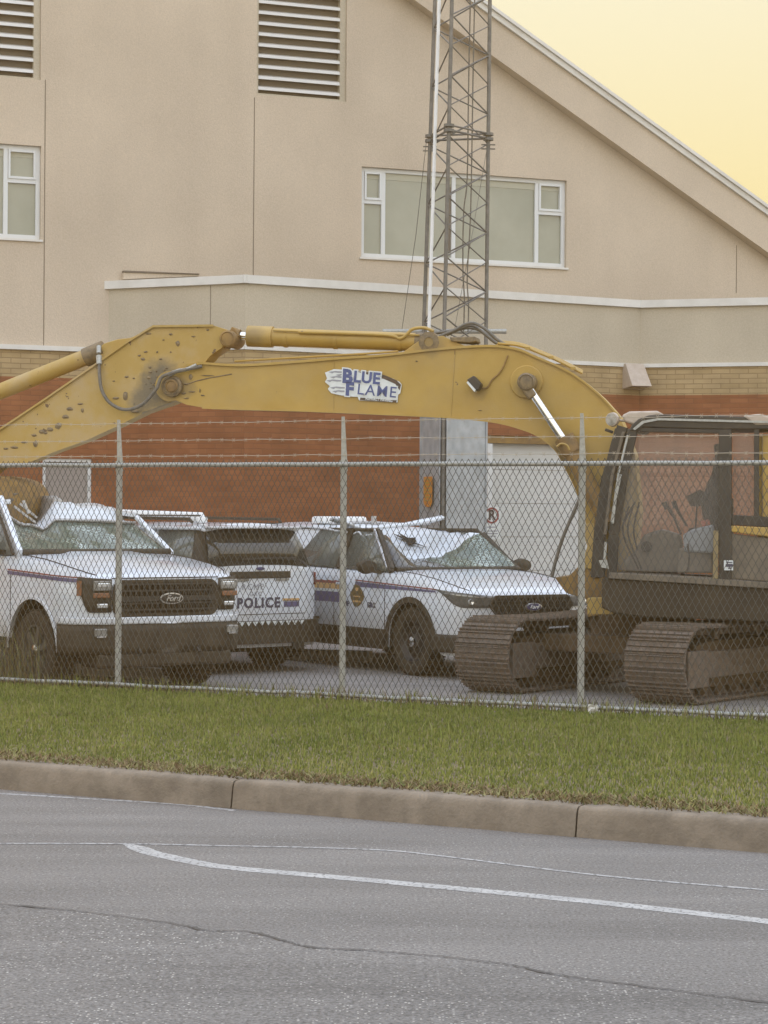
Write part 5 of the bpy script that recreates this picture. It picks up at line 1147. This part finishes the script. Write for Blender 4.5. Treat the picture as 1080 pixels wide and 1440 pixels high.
m = MB(); c = S(862, 590, CY-.06); m.lathe([(0, -.06), (.05, -.05), (.072, .0), (.068, .03), (.060, .034), (0, .028)], c, (-.55, -.82, 0), 24); m.tube([c, S(880, 592, CY-.06)], .012, 8); m.build('cab_lamp', M['cream'], cab, smooth=40)
m = MB(); c = S(862, 590, CY-.06); m.lathe([(.060, .036), (0, .038)], c, (-.55, -.82, 0), 24); m.build('lens', M['lens'], cab)
for y in (CY, CF):
    bars([(890, 604), (877, 662), (863, 752), (860, 812)], y, .10, .05, 'cab_pillar', M['darkmetal'])
    bars([(1020, 604), (1020, 815)], y, .125, .06, 'cab_pillar', M['darkmetal']); bars([(1064, 604), (1064, 735)], y, .05, .05, 'cab_pillar', M['darkmetal'])
    bars([(1030, 731), (1130, 737)], y, .10, .055, 'cab_pillar', M['darkmetal'])
bars([(857, 809), (1130, 826)], CY+.01, .06, .10, 'cab_sill', M['midplastic']); bars([(900, 604.5), (1012, 607)], CY, .04, .05, 'window_bar', M['darkmetal'])
# windscreen frame, guards, wipers and rails at the front
bars([(876, 600), (864, 640), (850, 700), (843, 760), (843, 812)], CY-.10, .11, .12, 'windscreen_frame', M['darkmetal']); bars([(872, 604), (846, 700), (838, 812)], CF, .10, .10, 'windscreen_frame', M['darkmetal'])
bars([(883, 612), (870, 665), (860, 735)], CY+.05, .022, .02, 'window_bar', M['galv']); bars([(877, 607), (861, 668), (851, 752)], CY+.02, .03, .03, 'window_bar', M['midplastic'])
m = MB(); m.tube([S(873, 669, CY+.10), S(866, 702, CY+.10), S(862, 735, CY+.10)], .010, 8); m.tube([S(873, 669, CY+.10), S(873, 668, CY)], .010, 8); m.tube([S(862, 735, CY+.10), S(861, 736, CY)], .010, 8); m.build('grab_rail', M['galv'], ex, smooth=40)
m = MB(); m.tube([S(852, 762, CY+.06), S(850, 790, CY+.06)], .014, 8); m.prism([S(a, b, CY+.06) for a, b in ((842, 788), (853, 787), (856, 800), (846, 798))], latv*.05); m.build('lower_lamp', M['galv'], ex, smooth=40)
bars([(851, 604), (862, 608)], CY-.2, .03, .03, 'mirror_arm', M['darkmetal'])
def pane(pts, y, name='cab_window', mat=None):
    m = MB(); m.prism([S(a, b, y) for a, b in pts], latv*.008); return m.build(name, mat or M['cabglass'], ex)
for y in (CY-.02, CF+.02):
    pane([(897, 607), (1012, 609), (1012, 806), (868, 802), (870, 752), (884, 662)], y); pane([(1030, 608), (1062, 609), (1062, 726), (1030, 724)], y)
m = MB(); m.grid([[S(872, 606, CY-.1), S(847, 706, CY-.1), S(842, 806, CY-.1)], [S(872, 606, CF), S(847, 706, CF), S(842, 806, CF)]]); m.build('windscreen', M['cabglass'], ex, solid=.008)
plate([(1029, 750), (1130, 763), (1130, 822), (1012, 813), (1012, 745), (1029, 745)], CY+.005, .05, 'cab_side_panel', M['midplastic']); plate([(1028, 739), (1130, 744), (1130, 760), (1064, 753), (1028, 748)], CY+.03, .05, 'yellow_stripe', M['yellow'])
bars([(1007, 746), (1006, 814)], CY+.03, .05, .05, 'door_edge', M['tan'])
lb_ = plate([(1018, 788), (1031, 788), (1031, 802), (1018, 802)], CY+.07, .004, 'decal', M['stickerwhite'], 0)
m = MB()
for a, b, c_, d_ in ((1021, 1030, 790, 791.5), (1020.5, 1030.5, 793, 797), (1024, 1028, 798, 800)): m.prism([S(a, c_, CY+.0725), S(b, c_, CY+.0725), S(b, d_, CY+.0725), S(a, d_, CY+.0725)], -latv*.003)
m.build('decal_print', M['ink'], lb_)
plate([(862, 806), (1012, 812), (1012, 818), (862, 814)], CY, CY-CF, 'cab_floor', M['midplastic']); plate([(1014, 700), (1026, 700), (1026, 812), (1014, 812)], CY-.05, CY-CF-.05, 'cab_back', M['midplastic'])
# operator seat and controls
seat = plate([(968, 742), (1010, 742), (1012, 764), (1006, 778), (966, 776)], .95, .45, 'seat', M['seat'], .03); plate([(984, 706), (1000, 668), (1008, 634), (1018, 634), (1018, 745), (992, 745)], .93, .42, 'backrest', M['seat'], .03, seat); plate([(1003, 625), (1018, 622), (1019, 650), (1006, 650)], .86, .28, 'headrest', M['seat'], .02, seat)
plate([(960, 752), (974, 744), (1004, 737), (1006, 778), (962, 776)], 1.06, .10, 'arm_console', M['greyplastic'], .02); plate([(955, 770), (1000, 779), (1004, 806), (952, 806)], 1.0, .5, 'seat_base', M['midplastic'], .02)
plate([(892, 775), (905, 752), (930, 744), (956, 752), (960, 790), (955, 806), (880, 806), (876, 790)], .60, .30, 'floor_console', M['midplastic'], .03)
boss(909, 769, .66, .055, .06, 'dial', M['seat']); 
m = MB(); m.tube([S(958, 752, .98), S(948, 728, .98), S(938, 712, .98)], [.012, .012, .02], 8); m.tube([S(938, 716, .98), S(934, 706, .98)], .025, 8); m.tube([S(966, 740, .60), S(956, 724, .60), S(948, 708, .60)], [.012, .012, .02], 8); m.tube([S(950, 714, .6), S(947, 705, .6)], .025, 8)
m.tube(curve_pts([S(a, b, 1.08) for a, b in ((967, 765), (969, 785), (966, 802), (957, 807))], 4), .010, 7); m.build('control_lever', M['seat'], ex, smooth=40)
m = MB()
for k, (a, b) in enumerate(((878, 712), (885, 708), (893, 706))): m.tube(curve_pts([S(898+k*4, 800, .75-.08*k), S(a-2, 750, .75-.08*k), S(a+6, b, .75-.08*k)], 4), .009, 6)
m.tube([S(875, 740, .9), S(884, 722, .9), S(893, 706, .9)], .010, 6); m.build('travel_lever', M['seat'], ex, smooth=40)
m = MB(); m.prism([S(a, b, .5) for a, b in ((965, 698), (985, 688), (996, 698), (984, 712), (972, 712))], latv*.04); m.tube([S(980, 712, .5), S(978, 745, .5)], .01, 6); m.build('monitor', M['seat'], ex)
m = MB(); m.prism([S(a, b, 1.0) for a, b in ((985, 733), (997, 730), (999, 738), (988, 741))], latv*.06); m.build('seat_latch', M['redst'], ex, bevel=.006)
# superstructure behind and below
plate([(1066, 610), (1500, 624), (1500, 812), (1066, 802)], CY-.06, 2.1, 'engine_cover', M['yellow'], .04); bars([(1072, 612), (1072, 735)], CY-.04, .012, .012, 'panel_gap', M['grease'])
plate([(1400, 640), (1560, 660), (1570, 800), (1540, 850), (1400, 845)], CY+.02, 2.4, 'counterweight', M['yellow'], .05)
plate([(846, 813), (1130, 828), (1420, 846), (1420, 880), (1130, 876), (905, 868), (862, 862), (846, 855)], CY+.02, 2.2, 'side_skirt', M['skirt'], .015)
plate([(780, 812), (800, 810), (820, 790), (866, 780), (880, 860), (826, 868), (824, 842), (796, 834)], .30, .60, 'swing_frame', M['dirtyel'], .01)
plate([(826, 841), (862, 841), (862, 864), (826, 864)], .85, .25, 'front_step', M['yellow2'], .008)
m = MB(); m.tube(curve_pts([S(a, b, .5) for a, b in ((820, 690), (806, 722), (792, 755), (781, 790), (776, 812))], 5), .018, 8); m.build('hose', M['hose'], ex, smooth=50)
plate([(812, 742), (830, 735), (848, 742), (846, 800), (815, 800), (826, 768), (820, 752)], .32, .04, 'boom_bracket', M['yellow2'], .008)
bars([(836, 735), (846, 735), (846, 800)], .75, .06, .06, 'hose_guard', M['dirtyel'])
# undercarriage
UH = atan2(-.8, -.6)
def track(ox, oy):
    U = Pose(ox, oy, YG, UH); Lt, Rr, hw = 3.0, .355, .33
    cx0, cx1, cz = -Rr-.04, -Lt+Rr+.04, Rr+.04
    per = 2*(cx0-cx1)+2*pi*Rr; n = 46; m = MB()
    def pos(s):
        s %= per; L1 = cx0-cx1
        if s < L1: return Vector((cx1+s, 0, cz+Rr-.02*sin(pi*s/L1))), Vector((1, 0, 0)), Vector((0, 0, 1))
        s -= L1
        if s < pi*Rr: a = pi/2-s/Rr; return Vector((cx0+Rr*cos(a), 0, cz+Rr*sin(a))), Vector((sin(a), 0, -cos(a))), Vector((cos(a), 0, sin(a)))
        s -= pi*Rr
        if s < L1: return Vector((cx0-s, 0, cz-Rr)), Vector((-1, 0, 0)), Vector((0, 0, -1))
        s -= L1; a = -pi/2-s/Rr; return Vector((cx1+Rr*cos(a), 0, cz+Rr*sin(a))), Vector((sin(a), 0, -cos(a))), Vector((cos(a), 0, sin(a)))
    pit = per/n
    for k in range(n):
        c, t, nn = pos(k*pit); c.y += .006*nz(k*3.3); y = Vector((0, 1, 0)); O = []
        for u, v in ((-.49, 0), (-.49, .022), (-.44, .034), (-.40, .016), (-.12, .014), (-.08, .030), (-.03, .030), (0, .012), (.26, .012), (.30, .034), (.36, .034), (.40, .010), (.50, .008), (.50, -.006), (-.44, -.006)): O.append(c+t*(u*pit)+nn*v-y*hw)
        m.prism([U.w(*p) for p in O], U.w(0, 2*hw, 0)-U.w(0, 0, 0))
        A_, B_ = c-nn*.045-t*pit*.45, c-nn*.045+t*pit*.45
        for yy in (-.09, .09): m.bar(U.w(A_.x, yy, A_.z), U.w(B_.x, yy, B_.z), .05, .075, up=U.w(nn.x, 0, nn.z)-U.w(0, 0, 0))
    o = m.build('track', M['track'], ex)
    m = MB(); F = [(-.55, .20), (-.50, .56), (-.75, .60), (-2.3, .60), (-2.5, .56), (-2.55, .20), (-2.3, .14), (-.8, .14)]
    m.prism([U.w(a, -.20, b) for a, b in F], U.w(0, .40, 0)-U.w(0, 0, 0)); m.build('track_frame', M['trackdirt'], o, bevel=.015)
    m = MB(); m.prism([U.w(a, .20, b) for a, b in ((-.20, .16), (-.20, .52), (-.62, .52), (-.62, .16))], U.w(0, .08, 0)-U.w(0, 0, 0)); m.prism([U.w(a, .20, b) for a, b in ((-.66, .24), (-.66, .50), (-2.5, .50), (-2.5, .24))], U.w(0, .05, 0)-U.w(0, 0, 0)); m.build('frame_cover', M['track'], o, bevel=.01)
    axv = U.w(0, 1, 0)-U.w(0, 0, 0)
    for cx in (cx0, cx1): m = MB(); m.lathe([(0, -.08), (.26, -.08), (.30, -.05), (.30, .05), (.26, .08), (.24, .06), (.12, .05), (.10, .12), (0, .12)], U.w(cx, 0, cz), axv, 28); m.build('idler' if cx == cx0 else 'sprocket', M['trackdirt'], o, smooth=35)
    for k in range(6): m = MB(); m.lathe([(0, -.16), (.08, -.16), (.08, .16), (.05, .19), (0, .19)], U.w(-.7-k*.32, 0, .145), axv, 16); m.build('roller', M['trackdirt'], o, smooth=35)
    for k in range(2): m = MB(); m.lathe([(0, -.1), (.06, -.1), (.06, .16), (0, .17)], U.w(-1.0-k*.9, 0, .665), axv, 14); m.build('top_roller', M['track'], o, smooth=35)
track(2.60, 20.55); track(.985, 21.72)
m = MB(); U = Pose(1.79, 21.13, YG, UH); m.prism([U.w(-.8, -.95, .42), U.w(-2.3, -.95, .42), U.w(-2.3, -.95, .60), U.w(-.8, -.95, .60)], U.w(0, 1.9, 0)-U.w(0, 0, 0)); m.lathe([(.55, -.05), (.55, .30), (0, .30)], U.w(-1.55, 0, .58), (0, 0, 1), 32); m.build('car_body', M['trackdirt'], ex, bevel=.02)
# ------------------------------------------------------------------ parking blocks
for k, (p0, p1, lab) in enumerate((((112, 949), (238, 957), 'long pale concrete parking block under the pickup bumper'), ((408, 927), (522, 930), 'long pale concrete parking block under the striped suv'))):
    a = on_ground(*p0, YG); b = on_ground(*p1, YG); c = (a+b)/2; d = (b-a).normalized(); L2 = (b-a).length/2; n = Vector((-d.y, d.x, 0)); m = MB()
    m.prism([d*-L2+n*-.09, d*-L2+n*.09, d*-L2+n*.06+Vector((0, 0, .13)), d*-L2+n*-.06+Vector((0, 0, .13))], d*2*L2)
    o = m.build('parking_block', M['lightconc'], bevel=.015); o.location = c; tag(o, lab, 'parking block', 'parking blocks')
# ------------------------------------------------------------------ roots to the base of their things
bpy.context.view_layer.update()
for o in (fence, bld, tw, wlo, ex):
    pts = [v.co+o.location for c in o.children if c.type == 'MESH' for v in c.data.vertices]
    n = Vector(((min(p.x for p in pts)+max(p.x for p in pts))/2, (min(p.y for p in pts)+max(p.y for p in pts))/2, min(p.z for p in pts)))
    if o is ex: n = Vector((3.2, 22.2, YG))
    sh = n-o.location; o.location = n
    for c in o.children: c.location -= sh
# ================================================================== LIGHT, AIR, CAMERA
HAZE = .0028
if HAZE:
    m = bpy.data.materials.new('haze_air'); m.use_nodes = True; nt = m.node_tree; nt.nodes.clear(); out = N(nt, 'ShaderNodeOutputMaterial'); v = N(nt, 'ShaderNodeVolumePrincipled')
    v.inputs['Color'].default_value = (.97, .66, .30, 1); v.inputs['Density'].default_value = HAZE; v.inputs['Anisotropy'].default_value = .62; nt.links.new(v.outputs[0], out.inputs['Volume'])
    hz = MB().box(-30, 26, -6, 60, -1.1, 17).build('haze', m); hz['kind'] = 'stuff'
SUN_AZ, SUN_EL = RAD(-62), RAD(9)      # azimuth from +Y towards +X
w = bpy.data.worlds.new('World'); sc.world = w; w.use_nodes = True; nt = w.node_tree; L = nt.links.new
bg = nt.nodes['Background']; sky = N(nt, 'ShaderNodeTexSky', sky_type='NISHITA'); sky.sun_disc = False; sky.sun_elevation = SUN_EL; sky.sun_rotation = SUN_AZ; sky.air_density = 1.5; sky.dust_density = 5; sky.ozone_density = 1
# smoky evening sky: pale cream high up, warmer towards the horizon behind the building, cooler overhead
tc = N(nt, 'ShaderNodeTexCoord'); sp = N(nt, 'ShaderNodeSeparateXYZ'); L(tc.outputs['Generated'], sp.inputs[0])
r = N(nt, 'ShaderNodeValToRGB'); L(sp.outputs['Z'], r.inputs['Fac']); e = r.color_ramp.elements
e[0].position = .0; e[0].color = (.62, .38, .11, 1); e[1].position = 1; e[1].color = (.80, .95, 1.26, 1)
for p_, c_ in ((.13, (.51, .43, .22, 1)), (.24, (.50, .475, .355, 1)), (.5, (.85, .90, .95, 1))): x = e.new(p_); x.color = c_
r2_ = N(nt, 'ShaderNodeValToRGB'); L(sp.outputs['Z'], r2_.inputs['Fac']); e = r2_.color_ramp.elements
e[0].position = .0; e[0].color = (1.0, .91, .74, 1); e[1].position = 1; e[1].color = (.80, .95, 1.26, 1); x = e.new(.4); x.color = (.88, .92, .97, 1)
mr = N(nt, 'ShaderNodeMapRange'); mr.inputs[1].default_value = -.4; mr.inputs[2].default_value = .6; L(sp.outputs['Y'], mr.inputs[0])
mx = N(nt, 'ShaderNodeMix', data_type='RGBA'); L(mr.outputs[0], mx.inputs[0]); L(r2_.outputs[0], mx.inputs[6]); L(r.outputs[0], mx.inputs[7])
sc_n = N(nt, 'ShaderNodeMix', data_type='RGBA', blend_type='MULTIPLY'); sc_n.inputs[0].default_value = 1; L(sky.outputs[0], sc_n.inputs[6]); sc_n.inputs[7].default_value = (.08, .08, .08, 1)
ad = N(nt, 'ShaderNodeMix', data_type='RGBA', blend_type='ADD'); ad.inputs[0].default_value = .25; L(mx.outputs[2], ad.inputs[6]); L(sc_n.outputs[2], ad.inputs[7])
L(ad.outputs[2], bg.inputs['Color']); bg.inputs['Strength'].default_value = .95
sl = bpy.data.lights.new('sun', 'SUN'); sl.energy = 2.4; sl.angle = RAD(12); sl.color = (1, .80, .55); so = bpy.data.objects.new('sun', sl); col.objects.link(so)
dv = Vector((sin(SUN_AZ)*cos(SUN_EL), cos(SUN_AZ)*cos(SUN_EL), sin(SUN_EL))); so.rotation_euler = dv.to_track_quat('Z', 'Y').to_euler()
cam = bpy.data.cameras.new('camera'); co = bpy.data.objects.new('camera', cam); col.objects.link(co); sc.camera = co
cam.sensor_fit = 'VERTICAL'; cam.sensor_height = 24; cam.sensor_width = 18; cam.lens = 24*FP/1440; cam.clip_end = 3000; cam.clip_start = .05
rt = Vector((cos(ROLL), 0, sin(ROLL))); up = Vector((-sin(ROLL), 0, cos(ROLL))); bk_ = rt.cross(up)
co.matrix_world = Matrix(((rt.x, up.x, bk_.x, 0), (rt.y, up.y, bk_.y, 0), (rt.z, up.z, bk_.z, EYE), (0, 0, 0, 1)))
sc.view_settings.view_transform = 'Standard'; sc.view_settings.look = 'None'; sc.view_settings.exposure = .94; sc.view_settings.gamma = 1
sc.render.engine = 'CYCLES'; sc.cycles.max_bounces = 6; sc.cycles.transparent_max_bounces = 12; sc.cycles.volume_bounces = 0; sc.cycles.caustics_reflective = False; sc.cycles.caustics_refractive = False
sc.render.resolution_x = 768; sc.render.resolution_y = 1024
